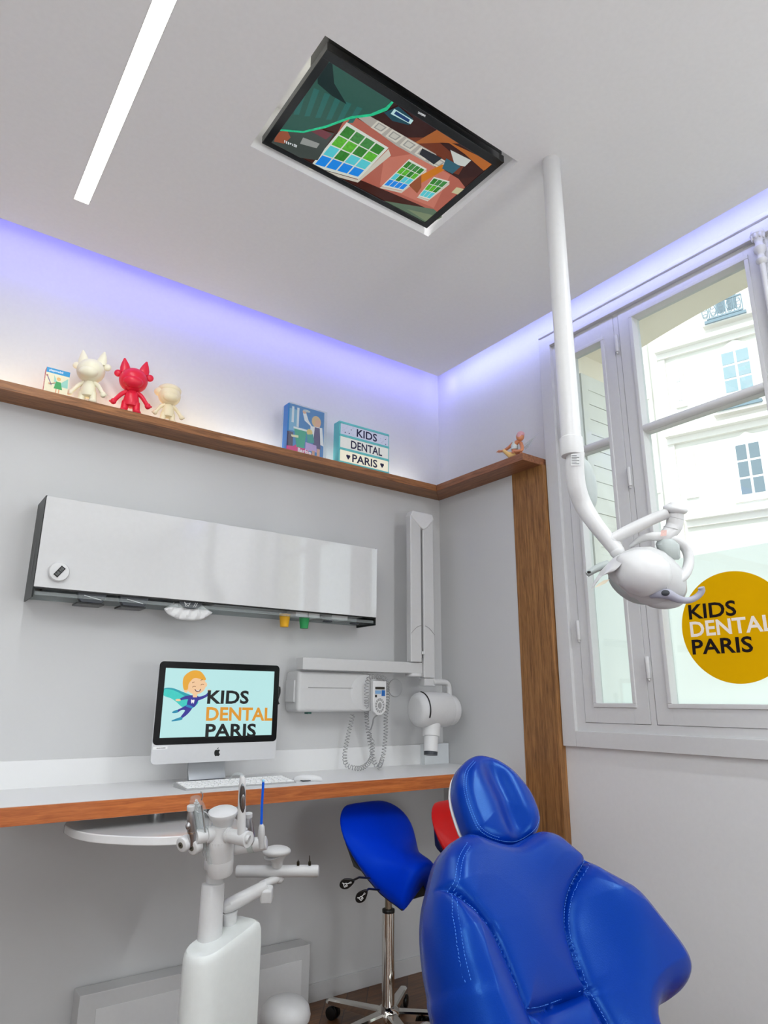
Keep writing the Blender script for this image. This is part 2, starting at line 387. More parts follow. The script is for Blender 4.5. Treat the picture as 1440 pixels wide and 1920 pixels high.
for k in range(8):
    a_ = k*PI/4; b.ball((XF-.03+.021*math.cos(a_), ry+.021*math.sin(a_), 3.085), (.007, .007, .014), seg=8, rings=6)
b.build('bolt_rod', WHITE, wd)
# round decal with lettering on the frosted pane
b = MB(); cy_, cz_, rr_ = -1.640, 1.563, .214; xd = XF+.029
b.use(YELLOW); b.poly([(xd, cy_+rr_*math.cos(2*PI*k/96), cz_+rr_*math.sin(2*PI*k/96)) for k in range(96)])
def dt(s, bl, br, tl, m, bold=.022, space=1.0):
    b.use(m); textpx(b, s, bl, br, tl, 0, xd-.0006, bold, .0004, (-1, 0, 0), space)
def c2(x, y): return (1020+x*.34375, 780+y*.34375)
dt('KIDS', c2(793, 1112), c2(1052, 1088), c2(785, 1031), DECALK)
dt('DENTAL', c2(803, 1206), c2(1262, 1170), c2(793, 1124), DECALW)
dt('PARIS', c2(812, 1303), c2(1144, 1288), c2(804, 1220), DECALK)
b.build('round_decal', None, cb, smooth=0)

# outside: reveal, arch, sill
STONE = mat('cream_stone', (250, 242, 226), .85)
b = MB()
x0, x1 = T+.12, .55
b.box((x0, WY0, .9), (x1, WY0+.15, 4.4)); b.box((x0, WY1-.15, .9), (x1, WY1, 4.4)); b.box((x0, WY1, 1.0), (x1+.05, WY0, 1.13))
N = 24; ring = []
def archz(y): t = (y-(WY0+WY1)/2)/((WY0-WY1)/2); return 3.13+.105*(1-t*t)
for k in range(N):
    ya, yb = WY0+(WY1-WY0)*k/N, WY0+(WY1-WY0)*(k+1)/N
    za, zb = archz(ya), archz(yb)
    for xx in (x0+.08, x1): b.poly([(xx, ya, za), (xx, yb, zb), (xx, yb, 4.4), (xx, ya, 4.4)])
    b.poly([(x0+.08, ya, za), (x0+.08, yb, zb), (x1, yb, zb), (x1, ya, za)])
bmesh.ops.remove_doubles(b.bm, verts=b.bm.verts, dist=1e-5)
struct(b.build('wall_outside', STONE, smooth=0))
# folded shutter in the reveal
sht = thing('folded_shutter', (.38, WY0-.04, 1.16), 'white slatted shutter folded back outside the narrow left casement', 'shutter')
SHW = mat('weathered_white_paint', (232, 232, 226), .7, vary=.05, bscale=25)
b = MB(); y0, y1 = WY0-.075, WY0-.035
b.box((.17, y0, 1.16), (.22, y1, 2.95)); b.box((.50, y0, 1.16), (.54, y1, 2.95)); b.box((.17, y0, 1.16), (.54, y1, 1.24)); b.box((.17, y0, 2.87), (.54, y1, 2.95)); b.box((.17, y0, 2.02), (.54, y1, 2.1))
b.build('frame', SHW, sht)
b = MB()
for k in range(38):
    z = 1.26+k*.0425
    b.box((.22, y0+.002+.004*(k % 2), z), (.50, y1-.01, z+.0405))
b.build('slats', SHW, sht)
b = MB(); b.box((.158, y0+.03, 2.57), (.175, y1+.02, 2.62)); b.box((.158, y0+.03, 1.52), (.175, y1+.02, 1.57)); b.cyl((.165, y0+.03, 1.2), (.165, y0+.03, 2.9), .005, seg=10)
b.build('hinge_rod', mat('rusty_brown_iron', (110, 96, 78), .7), sht)

# opposite building ------------------------------------------------
FU = Vector((-.28244, .95869, 0)).normalized(); FN = Vector((FU.y, -FU.x, 0))   # along the street / away from us
FP = CAM + ray(1310, 800)*(9.5/ray(1310, 800).dot(FN)) if False else CAM + Vector((ray(1310, 800).x, ray(1310, 800).y, 0)).normalized()*14
FO = Vector((FP.x, FP.y, 0))
def fp(x, y):           # photo position -> (along, height) on the facade
    q = onplane(x, y, FO, FN); return ((q-FO).dot(FU), q.z)
FM = basis(FO, FU, (0, 0, 1), FN)       # local x along, y up, z away
FST = mat('white_render_facade', (222, 220, 212), .9, vary=.01)
bd = thing('apartment_building', FO, 'white stone apartment facade with balconies seen across the street', 'building')
_wl = [fp(1340, 680), fp(1420, 860)]
b = MB()
b.box((-14, -1, 0), (9, 22, .6), FM)
b.build('facade_wall', FST, bd)
fw_ = mat('window_white_paint', (240, 242, 242), .6); fg = mat('far_window_glass', (150, 172, 180), .15, spec=.8); fgd = mat('far_window_dark_glass', (112, 128, 138), .15, spec=.8)
iron = mat('balcony_ironwork', (120, 140, 152), .6); stn = mat('cornice_stone', (228, 224, 218), .9)
def c1(x, y): return (1020+x*.29167, 380+y*.29167)
def far_window(a, bq, cols=2, glass=fg, arch=.12, rows=3):
    (u0, v1), (u1, v0) = fp(*a), fp(*bq); u0, u1 = min(u0, u1), max(u0, u1)
    q = MB(); q.use(stn)
    t = .09
    pts = [(u0-t, v0-t), (u1+t, v0-t), (u1+t, v1), ((u0+u1)/2, v1+arch+t), (u0-t, v1)]
    q.prism([(x, y, -.05) for x, y in pts], (0, 0, .05), FM)
    q.use(fw_); top = [(u1, v1-t*.5), ((u0+u1)/2, v1+arch*.8), (u0, v1-t*.5)]
    q.prism([(x, y, -.06) for x, y in [(u0, v0), (u1, v0)]+top], (0, 0, .02), FM)
    o = q.build('window', None, bd)
    q = MB(); fr = .045; W_ = (u1-u0-fr*(cols+1))/cols; Hh = (v1-v0-fr*(rows+1))/rows
    for i in range(cols):
        for j in range(rows):
            x = u0+fr+i*(W_+fr); y = v0+fr+j*(Hh+fr); q.box((x, y, -.07), (x+W_, y+Hh, -.061), FM)
    q.build('pane', glass, o)
far_window(c1(1125, 975), c1(1370, 1200)); far_window(c1(1215, 1560), c1(1450, 1870), rows=3, glass=fgd)
far_window(c1(1080, 600), c1(1265, 690), rows=1, glass=fgd, arch=0)
far_window(c1(1700, 760), c1(1960, 1050)); far_window(c1(1760, 1400), c1(2010, 1760)); 
for a, bq in ((c1(850, 1040), c1(890, 1290)), (c1(915, 1610), c1(965, 1870))): far_window(a, bq, 1, mat('pale_shutter', (205, 208, 206), .7), .0, 2)
# cornices and string courses
q = MB()
for (x, y), th, dp in ((c1(725, 968), .09, .22), (c1(795, 1505), .09, .25), ((1288, 972), .08, .22), (c1(1040, 820), .07, .3), (c1(1110, 1380), .07, .3)):
    u, v = fp(x, y)
    full = th > .07
    ua, ub = (-14, u) if full else (u-2.4 if y < 700 else u-2.6, u)
    q.box((ua, v-th, -dp), (ub, v, 0), FM); q.box((ua, v-th-.12, -dp*.4), (ub, v-th, 0), FM)
q.build('cornice', stn, bd)
q = MB()
u0, _ = fp(*c1(600, 1000)); 
q.box((u0-.55, 0, -.05), (u0-.42, 16, 0), FM); q.tube([FM@Vector((u0-.2, 0, -.12)), FM@Vector((u0-.2, 16, -.12))], .05, 10)
for (x, y) in (c1(650, 1220), c1(720, 1810)): u, v = fp(x, y); q.box((u-.12, v-.25, -.2), (u+.14, v, 0), FM)
q.build('downpipe', stn, bd)
q = MB()
for k in range(40): q.box((-14, .4+k*.53, -.004), (u0-.85, .414+k*.53, 0), FM)
q.build('masonry_joints', mat('joint_mortar', (214, 212, 208), .9), bd)  # joint lines a little darker than the wall
def railing(a, bq):
    (u0, v1), (u1, v0) = fp(*a), fp(*bq); u0, u1 = min(u0, u1), max(u0, u1); q = MB(); q.use(iron); z = -.32
    for v in (v0, v1): q.box((u0, v-.015, z-.015), (u1, v+.015, z+.015), FM)
    for k in range(int((u1-u0)/.15)+1):
        u = u0+k*.15; q.box((u-.008, v0, z-.008), (u+.008, v1, z+.008), FM)
        q.tube([FM@Vector((u+.075+.055*math.cos(t), (v0+v1)/2+(v1-v0)*.33*math.sin(t)*(-1)**k, z)) for t in [2*PI*i/10 for i in range(11)]], .008, 5, caps=False)
        for s_ in (.25, .75): q.tube([FM@Vector((u+.075+.045*math.cos(t), v0+(v1-v0)*s_+.05*math.sin(t), z)) for t in [2*PI*i/8 for i in range(9)]], .007, 5, caps=False)
    q.box((u0-.05, v0-.09, -.34), (u1+.05, v0-.03, 0), FM)
    q.build('balcony_railing', None, bd)
railing(c1(1060, 705), c1(1300, 730)); railing(c1(1140, 1300), c1(1400, 1290))
q = MB(); q.box((T+.5, -18, -.2), (26, 20, -.1)); struct(q.build('ground', mat('street_asphalt', (160, 157, 150), .9)))

# ================================================================== CEILING ITEMS
cl_ = thing('ceiling_light', ((SL[0]+SL[1])/2, -2, H), 'long narrow white glowing strip light recessed in the ceiling', 'light')
b = MB(); b.box((SL[0]+.001, SL[2]+.001, H+.003), (SL[1]-.001, SL[3]-.001, H+.008)); b.build('diffuser', mat('lit_diffuser', (255, 252, 240), .5, emit=3.0, vary=0), cl_)
b = MB()
for s_ in (0, 1): xx = SL[s_]; b.box((xx if not s_ else xx-.0012, SL[2], H-.0005), (xx+.0012 if not s_ else xx, SL[3], H+.05))
b.build('profile', WHITE, cl_)

tvz = 3.188
tv = thing('television', (-1.4, -1.36, tvz), 'black flat television set into a white recess in the ceiling showing an animated film', 'television')
bz = [at(x, y, 2, tvz) for x, y in ((613, 90.5), (943.7, 304.5), (801.7, 429), (491.7, 269.5))]
xa, xb = (bz[0].x+bz[3].x)/2, (bz[1].x+bz[2].x)/2; ya, yb = (bz[0].y+bz[1].y)/2, (bz[2].y+bz[3].y)/2
b = MB(); fr = .028
b.box((xa, ya, tvz), (xb, ya+fr+.006, tvz+.03)); b.box((xa, yb-fr*.8, tvz), (xb, yb, tvz+.03)); b.box((xa, ya, tvz), (xa+fr, yb, tvz+.03)); b.box((xb-fr, ya, tvz), (xb, yb, tvz+.03))
b.build('bezel', mat('black_gloss_bezel', (22, 26, 28), .12, spec=.8), tv, bevel=.002)
b = MB(); b.box((xa+.004, ya+.001, tvz+.028), (xb-.004, ya+.12, tvz+.12), bev=.01); b.box((xa+.07, ya+.1, tvz+.028), (xb-.06, yb-.06, tvz+.07))
for k in range(60):
    x = xa+.12+k*.0088
    if x < xb-.1: b.box((x, ya-.001, tvz+.05), (x+.004, ya+.002, tvz+.07))
b.build('back_housing', BLACK, tv)
EM = {}
def em(c, s=.85):
    k = (c, s)
    if k not in EM: EM[k] = mat('screen_colour_%d_%d_%d' % c, c, .12, emit=s, vary=.5 if c[1] > c[0]*1.35 and c[1] > c[2]*1.35 else .08, bscale=90 if c[1] > c[0]*1.35 else 10, spec=.5)
    return EM[k]
def t1(x, y): return (440+x/2.5714, 40+y/2.5714)
b = MB(); lay = [0]
def tvp(c, pts, s=.85):
    lay[0] += 1; b.use(em(c, s)); b.poly([at(*t1(x, y), 2, tvz+.004-lay[0]*.00004) for x, y in pts])
tvp((64, 30, 24), [(450, 165), (1262, 690), (925, 985), (160, 592)])
tvp((176, 98, 82), [(560, 450), (800, 590), (1080, 760), (1120, 812), (985, 930), (880, 880), (620, 770), (390, 700), (470, 590), (520, 490)])     # pink wall
tvp((196, 118, 100), [(720, 660), (850, 640), (1040, 740), (960, 900), (700, 790)])
tvp((52, 24, 22), [(600, 455), (760, 380), (1262, 690), (1220, 740), (1080, 760), (900, 640)])
tvp((110, 52, 32), [(820, 560), (960, 560), (1110, 690), (1080, 740), (960, 700)])
tvp((168, 96, 46), [(860, 590), (980, 520), (1090, 590), (1000, 585)]); tvp((176, 100, 40), [(1010, 570), (1262, 690), (1200, 720), (1110, 640)])
tvp((92, 112, 92), [(700, 862), (960, 905), (1000, 940), (925, 985)]); tvp((120, 134, 104), [(830, 905), (1000, 945), (940, 975)])
tvp((172, 168, 160), [(590, 462), (640, 450), (970, 640), (1000, 690), (960, 700), (780, 600)])
for k in range(5):      # white panelled frieze
    x, y = 690+k*70, 478+k*42
    tvp((208, 204, 192), [(x, y), (x+58, y+34), (x+18, y+66), (x-34, y+34)]); tvp((150, 150, 146), [(x+4, y+10), (x+44, y+34), (x+16, y+54), (x-20, y+34)]); tvp((196, 194, 184), [(x+6, y+16), (x+34, y+34), (x+14, y+48), (x-12, y+34)])
# windows of the house (drawn in perspective) with sky and trees
def housewin(q, nc, nr, sill):
    A, B_, C_, D_ = [Vector((*p, 0)) for p in q]     # top-left, top-right, bottom-right, bottom-left
    g = lambda s, t: (A*(1-s)*(1-t)+B_*s*(1-t)+C_*s*t+D_*(1-s)*t)
    tvp((214, 220, 210), [tuple(g(s, t)[:2]) for s, t in ((-.04, -.05), (1.04, -.05), (1.04, 1.05), (-.04, 1.05))])
    for i in range(nc):
        for j in range(nr):
            s0, s1, t0, t1_ = (i+.06)/nc, (i+.94)/nc, (j+.05)/nr, (j+.95)/nr
            c = ((60, 128, 62), (84, 170, 44), (80, 190, 200), (30, 130, 220))[min(3, int(j*4/nr))]
            if (i+j) % 3 == 0 and j < nr-1: c = (46, 120, 40)
            tvp(c, [tuple(g(s, t)[:2]) for s, t in ((s0, t0), (s1, t0), (s1, t1_), (s0, t1_))], .95)
    tvp((205, 200, 186), [tuple(g(s, t)[:2]) for s, t in ((1.06, -.02), (1.2, .1), (1.08, 1.15), (-.05, 1.12), (-.03, 1.06), (1.03, 1.07))])
housewin([(540, 500), (728, 612), (596, 752), (382, 690)], 4, 4, 0)
housewin([(838, 672), (918, 715), (812, 812), (718, 790)], 4, 4, 0)
housewin([(960, 755), (1030, 775), (940, 855), (890, 840)], 3, 3, 0)
tvp((220, 130, 30), [(900, 740), (1000, 690), (1040, 700), (970, 740), (900, 780)], .7); tvp((150, 82, 50), [(840, 790), (900, 740), (900, 800), (880, 830)], .8)
tvp((196, 190, 150), [(1070, 800), (1120, 812), (1085, 838), (1045, 825)]); tvp((200, 205, 200), [(1040, 620), (1140, 670), (1110, 700), (1060, 690)]); tvp((40, 44, 50), [(905, 612), (1000, 660), (960, 690), (890, 640)]); tvp((50, 96, 112), [(1020, 660), (1090, 700), (1050, 735), (1000, 710)])
tvp((66, 74, 70), [(160, 592), (240, 480), (480, 540), (400, 670), (300, 655)]); tvp((150, 154, 150), [(330, 560), (410, 590), (395, 612), (315, 590)]); tvp((112, 58, 66), [(350, 520), (400, 510), (470, 545), (440, 570)]); tvp((150, 84, 60), [(200, 540), (250, 520), (270, 560), (240, 590), (190, 580)])
# teal curtain with stripes and a bright hem
cur = [(445, 175), (640, 300), (765, 378), (730, 420), (660, 450), (560, 462), (440, 505), (330, 530), (215, 520), (245, 470)]
tvp((46, 88, 78), cur)
for k in range(6):
    x, y = 330+k*52, 300+k*22
    tvp((44, 104, 98), [(x, y), (x+26, y+10), (x-20, y+150-k*14), (x-46, y+150-k*14)])
tvp((18, 40, 40), [(400, 240), (470, 190), (480, 300), (540, 400), (470, 360), (400, 300)])
tvp((36, 196, 140), [(765, 378), (772, 384), (735, 430), (660, 458), (560, 470), (440, 514), (330, 538), (215, 528), (217, 520), (330, 529), (440, 502), (560, 458), (655, 446), (728, 414)])
# handset picture and maker's name
tvp((26, 70, 84), [(720, 440), (790, 410), (860, 470), (840, 500), (760, 480)]); tvp((190, 226, 226), [(770, 422), (862, 478), (848, 496), (752, 446)]); tvp((24, 60, 110), [(778, 432), (845, 474), (838, 488), (768, 446)])
lay[0] += 1; b.use(em((230, 235, 238))); ztx = tvz+.004-lay[0]*.00004
def tvtext(s, a_, b_, c_, bold=.01):
    O, P_, Q = at(*t1(*a_), 2, ztx), at(*t1(*b_), 2, ztx), at(*t1(*c_), 2, ztx); textmb(b, s, O, P_-O, Q-O, bold, .0001, (0, 0, -1))
tvtext('gulli', (302, 598), (240, 568), (300, 614)); b.build('screen', None, tv, smooth=0)
b = MB(); ztx = tvz-.0005; b.use(em((235, 238, 240))); tvtext('SAMSUNG', (921, 452), (886, 434), (918, 462), .03); b.build('maker_name', None, tv, smooth=0)

# ------------------------------------------------------------------ dental lamp on its pole
px_, py_ = -.8917, -1.687
LD = 2.2
def L(x, y, d=0): return D(x, y, LD+d)
def r_(px): return px*LD/FOC
lp = thing('operating_lamp', (px_, py_, H), 'white dental operating lamp hanging on a jointed arm from a ceiling pole', 'lamp')
zc = 2.085
b = MB(); b.cyl((px_, py_, H), (px_, py_, zc), .0315, seg=40); b.build('pole', PLAST, lp)
b = MB(); b.lathe([(.0315, 0), (.036, -.004), (.0365, -.05), (.034, -.062), (.026, -.064)], Matrix.Translation((px_, py_, zc+.01)), 40); b.build('collar', PLAST, lp)
b = MB(); p_ = D(1077, 806, 2.16); b.ball(D(1077, 806, (Vector((px_, py_, 0))-CAM).dot(CF)+0) , .003, seg=8, rings=6)
b.bm.free()
dcol = (Vector((px_, py_, 2.03))-CAM).dot(CF)
def LJ(x, y, d=0): return D(x, y, dcol+d)
b = MB()
path = smoothpath([LJ(1079, 848), LJ(1078, 880), LJ(1082, 915), LJ(1094, 948), LJ(1118, 985, -.03), LJ(1158, 1034, -.06)], 6)
b.tube(path, lerplist([.028, .029, .029, .028, .0245, .022], 6), 24); b.ball(LJ(1157, 1034, -.06), .023)
b.build('upper_arm', PLAST, lp)
b = MB(); p_ = LJ(1079, 862, -.031); b.poly([p_+CR*x+CU*y for x, y in ((-.014, -.018), (.018, -.018), (.018, .018), (-.014, .018))]); b.use(PLAST)
b.mats = [mat('rating_plate_paper', (214, 216, 216), .5), BLACK]; b.m = 1
for k in range(6): b.poly([LJ(1079, 862, -.0315)+CR*x+CU*(.012-k*.005+y) for x, y in ((-.012, 0), (.004+.008*(k % 2), 0), (.004+.008*(k % 2), .0014), (-.012, .0014))])
b.build('rating_label', None, lp, smooth=0)
b = MB()   # leaf shaped spring cover beside the arm
Mx = basis(LJ(1096, 910, .035), CR, (CU*.98-CR*.12).normalized(), CF)
b.ball((0, 0, 0), (.04, .092, .03), Mx); b.build('spring_cover', COOLGREY, lp)
b = MB()
path = smoothpath([LJ(1146, 1012, -.05), LJ(1185, 992, -.06), LJ(1222, 974, -.07), LJ(1252, 962, -.08)], 5)
b.tube(path, lerplist([.021, .022, .02, .0195], 5), 20, flat=.85); b.ball(LJ(1147, 1012, -.05), (.022, .022, .022)); b.cyl(LJ(1150, 1012, -.05), LJ(1158, 1034, -.06), .018)
b.build('lower_arm', PLAST, lp)
b = MB(); Mx = basis(LJ(1266, 955, -.08), (CR*.98-CU*.17).normalized(), (CU*.98+CR*.17).normalized())
b.ball((0, 0, 0), (.036, .017, .034), Mx); b.ball((0, .006, 0), (.027, .017, .026), Mx); b.build('joint_cap', PLAST, lp)
b = MB()
path = smoothpath([LJ(1266, 962, -.08), LJ(1266, 974, -.08), LJ(1264, 986, -.08), LJ(1257, 996, -.085), LJ(1248, 1005, -.09), LJ(1240, 1012, -.09)], 5)
b.tube(path, lerplist([.0245, .0245, .0245, .023, .02, .016], 5), 24); b.build('elbow', PLAST, lp)
b = MB(); 
for q_ in ((1266, 972, .0250), (1259, 991, .0238)):
    c_ = LJ(q_[0], q_[1], -.08 if q_[1] < 980 else -.084); b.tube([c_+(CU*.8+CR*.2)*.0006, c_-(CU*.8+CR*.2)*.0006], q_[2], 24)
b.build('joint_ring', mat('seam_grey', 150, .6), lp)
b = MB(); p_ = LJ(1244, 1000, -.115); b.poly([p_+CR*x+CU*y for x, y in ((-.009, -.009), (.009, -.007), (.010, .010), (-.007, .009))]); b.build('sticker', mat('pink_print_label', (226, 190, 182), .5, vary=.3, bscale=400), lp)
# yoke that carries the head
def c3p(x, y): return (1080+x/5.538, 920+y/5.538)
def LH(x, y, d=0): return D(*c3p(x, y), dcol-.09+d)
b = MB()
path = smoothpath([LH(560, 580, .05), LH(680, 500, .03), LH(820, 475), LH(960, 490), LH(1070, 530), LH(1150, 620), LH(1172, 730, -.01), LH(1140, 850, -.03), LH(1060, 930, -.05), LH(960, 970, -.07)], 6)
b.tube(path, lerplist([.006, .012, .015, .0165, .0165, .0165, .0165, .0165, .0155, .015], 6), 18, flat=.9); b.build('yoke', PLAST, lp)
b = MB()
rg = []
for (x, y, wx, wd_) in ((930, 500, 62, .03), (950, 560, 105, .045), (965, 630, 95, .045), (985, 690, 80, .04), (990, 712, 62, .03)):
    c_ = LH(x, y); rg.append([c_+CR*(wx/5.538*LD/FOC*math.copysign(abs(math.cos(t))**.6, math.cos(t)))+CF*(wd_*.7*math.sin(t)) for t in [2*PI*k/20 for k in range(20)]])
b.loft(rg); b.build('sensor_housing', COOLGREY, lp)
b = MB(); b.tube([LH(1005, 715), LH(1030, 800), LH(1050, 870)], .0035, 8); b.build('cable', BLACK, lp)
# head shell: lofted along its long axis (left-up to right-down in the photo)
def headloft(stations, depth_scale=1.0, n=28, dd=0):
    rg = []
    for (x, y, half, ang, dep) in stations:
        c_ = LH(x, y, dd); ax = (CR*math.cos(ang)+CU*math.sin(ang)); h_ = half/5.538*LD/FOC
        rg.append([c_+ax*(h_*math.cos(t))+CF*(dep*math.sin(t)) for t in [2*PI*k/n for k in range(n)]])
    return rg
A_ = math.radians(52)
b = MB(); b.loft(headloft([(372, 742, 40, A_, .02), (420, 745, 130, A_, .05), (500, 760, 205, A_, .075), (600, 800, 262, A_, .09), (700, 860, 285, A_, .095), (800, 925, 275, A_, .09), (900, 985, 245, A_, .08), (1000, 1050, 180, A_, .06), (1060, 1095, 110, A_, .04), (1090, 1120, 40, A_, .015)]))
hs = b.build('lamp_head', PLASTG, lp)
b = MB(); b.loft(headloft([(450, 690, 30, A_, .02), (520, 740, 150, A_, .05), (600, 790, 215, A_, .07), (700, 855, 235, A_, .075), (800, 915, 215, A_, .068), (880, 965, 150, A_, .05), (930, 1000, 60, A_, .02)], dd=-.045)); b.build('head_cover', PLAST, hs)
b = MB()  # left wing with switch
b.loft(headloft([(400, 760, 120, A_, .05), (330, 800, 90, A_, .035), (270, 855, 60, A_, .022), (215, 930, 40, math.radians(40), .012), (170, 1010, 12, math.radians(40), .005)], dd=-.02)); b.build('left_wing', PLAST, hs)
b = MB(); b.tube(smoothpath([LH(330, 770, .02), LH(250, 790, .02), (LH(160, 840, .02)), LH(115, 870, .02)], 4), lerplist([.02, .017, .014, .012], 4), 14, flat=.7); b.build('left_handle', COOLGREY, hs)
b = MB(); b.ball(LH(135, 845, .003), (.006, .006, .004), seg=12); b.build('switch', BLACK, hs)
b = MB(); b.poly([LH(190, 1010, -.03), LH(235, 965, -.03), LH(290, 930, -.03), LH(355, 918, -.03), LH(310, 960, -.03), LH(245, 990, -.03)]); b.build('reflector_edge', mat('warm_reflector', (250, 240, 215), .2), hs)
b = MB(); Mx = basis(LH(560, 1000, .01), (CR*.8-CU*.6), (CU*.8+CR*.6)); b.ball((0, 0, 0), (.075, .038, .06), Mx); b.build('underside_lens', COOLGREY, hs)
b = MB(); Mx = basis(LH(905, 1130, -.01), (CR*.97-CU*.0), (CU*.97)); b.ball((0, 0, 0), (.064, .03, .05), Mx); b.build('lower_lobe', PLASTG, hs)
b = MB(); b.cyl(LH(830, 915, -.06), LH(970, 970, -.085), .017, bev=.003); b.build('handle_socket', PLAST, hs)
b = MB(); b.tube(smoothpath([LH(770, 1095, -.07), LH(860, 1070, -.085), LH(950, 1075, -.09), LH(1060, 1125, -.09), LH(1160, 1140, -.085), LH(1250, 1105, -.08), LH(1305, 1045, -.08), LH(1298, 1005, -.08)], 5),
       lerplist([.006, .014, .0155, .0115, .009, .009, .009, .0095], 5), 16); b.build('handle', mat('lilac_grey_plastic', (158, 158, 172), .4), hs)
b = MB(); b.use(CHROME).ball(LH(930, 1062, -.108), (.0115, .0115, .003), basis((0, 0, 0), (1, 0, 0), (0, 1, 0)), seg=16, rings=8); b.bm.clear(); b.mats = []
Mx = basis(LH(930, 1062, -.104), CR, CU); b.use(DGREY).ball((0, 0, 0), (.0125, .009, .003), Mx, seg=20, rings=8); b.build('badge', None, hs)

# ================================================================== SHELF ITEMS
ZS = 2.484
def solid_person_doll(parent_name, base, h, m, ears, face_dir, lab, cat='toy figure', arms=((-1, .55), (1, .55)), group=None):
    """big-headed plain vinyl doll; base = centre of the feet; face_dir = facing direction (unit XY)"""
    f = Vector((face_dir[0], face_dir[1], 0)).normalized(); s_ = Vector((-f.y, f.x, 0)); up = Vector((0, 0, 1))
    t = thing(parent_name, base, lab, cat, group); B0 = Vector(base)
    P = lambda x, y, z: B0+s_*(x*h)+f*(y*h)+up*(z*h)
    M = lambda x, y, z: basis(P(x, y, z), s_, f, up)
    q = MB()
    for sg in (-1, 1):
        q.tube([P(.075*sg, .01, .22), P(.09*sg, 0, .1), P(.095*sg, .02, .03)], [.06*h, .055*h, .06*h], 14); q.ball((0, 0, 0), (.065*h, .09*h, .045*h), M(.1*sg, .05, .045))
    q.build('legs', m, t)
    q = MB(); q.loft([[P(r*math.cos(a), r*.8*math.sin(a), z) for a in [2*PI*k/20 for k in range(20)]] for r, z in ((.05, .14), (.11, .16), (.125, .22), (.105, .32), (.08, .40), (.045, .44))]); q.build('body', m, t)
    for sg, dz in arms:
        q = MB(); q.tube(smoothpath([P(.07*sg, 0, .40), P(.14*sg, .01, .35), P(.20*sg, .04, .26), P(.235*sg, .06, .20)], 4), lerplist([.035*h, .036*h, .032*h, .034*h], 4), 12)
        q.ball((0, 0, 0), (.045*h, .04*h, .05*h), M(.25*sg, .07, .175))
        for k in range(3): q.tube([P(.25*sg, .07, .17), P((.27+.02*k)*sg, .09, .14+.012*k)], .014*h, 8)
        q.build('arm', m, t)
    q = MB(); q.ball((0, 0, 0), (.215*h, .19*h, .20*h), M(0, 0, .60), 28, 18); q.ball((0, 0, 0), (.15*h, .10*h, .10*h), M(.0, .11, .53)); q.build('head', m, t)
    for sg in (-1, 1):
        if ears == 'point':
            q = MB(); q.loft([[P(sg*(.13+dx)+r*math.cos(a), .5*r*math.sin(a)-.02, z) for a in [2*PI*k/14 for k in range(14)]] for r, z, dx in ((.085, .72, 0), (.08, .80, .01), (.055, .88, .02), (.012, .97, .035))]); q.build('ear', m, t)
            q = MB(); q.ball((0, 0, 0), (.06*h, .035*h, .06*h), M(sg*.235, -.03, .70)); q.build('side_tuft', m, t)
    if ears == 'cap':
        q = MB(); q.ball((0, 0, 0), (.225*h, .2*h, .12*h), M(0, -.03, .73)); q.ball((0, 0, 0), (.12*h, .1*h, .09*h), M(-.17, -.03, .66)); q.build('cap', m, t)
    return t
VW = mat('creamy_white_vinyl', (238, 232, 205), .4); VR = mat('red_vinyl', (226, 34, 62), .35); VP = mat('cream_vinyl', (240, 226, 190), .45)  # plain creamy white, red and cream vinyl
fd = (-.45, -.9)
solid_person_doll('toy_figure', (-2.035, -.075, ZS), .27, VW, 'point', fd, 'larger creamy white plain vinyl toy figure with pointed ears beside the small picture box', 'toy', group='vinyl toy figures on the wooden ledge')
solid_person_doll('toy_figure', (-1.855, -.075, ZS), .285, VR, 'point', (-.25, -.95), 'red plain vinyl toy figure with pointed ears on the shelf', 'toy', group='vinyl toy figures on the wooden ledge')
solid_person_doll('toy_figure', (-1.69, -.078, ZS), .235, VP, 'cap', (-.1, -1), 'smallest cream vinyl toy figure with a rounded cap right of the red one', 'toy', group='vinyl toy figures on the wooden ledge')

# small picture box
def card(c): return mat('print_%d_%d_%d' % c, c, .35, vary=.06, bscale=60)
def picbox(name, px4, Yf, dep, label, side, lean=0):
    tl, tr, br, bl = [at(*p, 1, Yf) for p in px4]
    t = thing(name, (bl.x, Yf, ZS), label, 'box')
    x0, x1 = (tl.x+bl.x)/2, (tr.x+br.x)/2; z1 = (tl.z+tr.z)/2
    q = MB(); q.use(card(side)).box((x0, Yf, ZS), (x1, Yf+dep, z1), bev=.0008); q.build('carton', None, t)
    return t, x0, x1, z1
class Art:      # flat print on a Y=const face, coordinates 0..1 across and up
    def __init__(s, x0, x1, z0, z1, Y): s.x0, s.x1, s.z0, s.z1, s.Y = x0, x1, z0, z1, Y; s.q = MB(); s.n = 0
    def P(s, u, v): return Vector((s.x0+(s.x1-s.x0)*u, s.Y-.0003-s.n*.00005, s.z0+(s.z1-s.z0)*v))
    def poly(s, c, pts, M=None): s.n += 1; s.q.use(M or card(c)); s.q.poly([s.P(u, v) for u, v in pts])
    def rect(s, c, u0, v0, u1, v1, M=None): s.poly(c, [(u0, v0), (u1, v0), (u1, v1), (u0, v1)], M)
    def disc(s, c, u, v, r, ry=None, M=None):
        a = (s.x1-s.x0)/(s.z1-s.z0); ry = ry or r*a; s.poly(c, [(u+r*math.cos(2*PI*k/24), v+ry*math.sin(2*PI*k/24)) for k in range(24)], M)
    def text(s, c, t, u0, v0, u1, v1, bold=.01, M=None, slope=0):
        s.n += 1; s.q.use(M or card(c)); O = s.P(u0, v0); textmb(s.q, t, O, s.P(u1, v0+slope)-O, s.P(u0, v1)-O, bold, 0, (0, -1, 0))
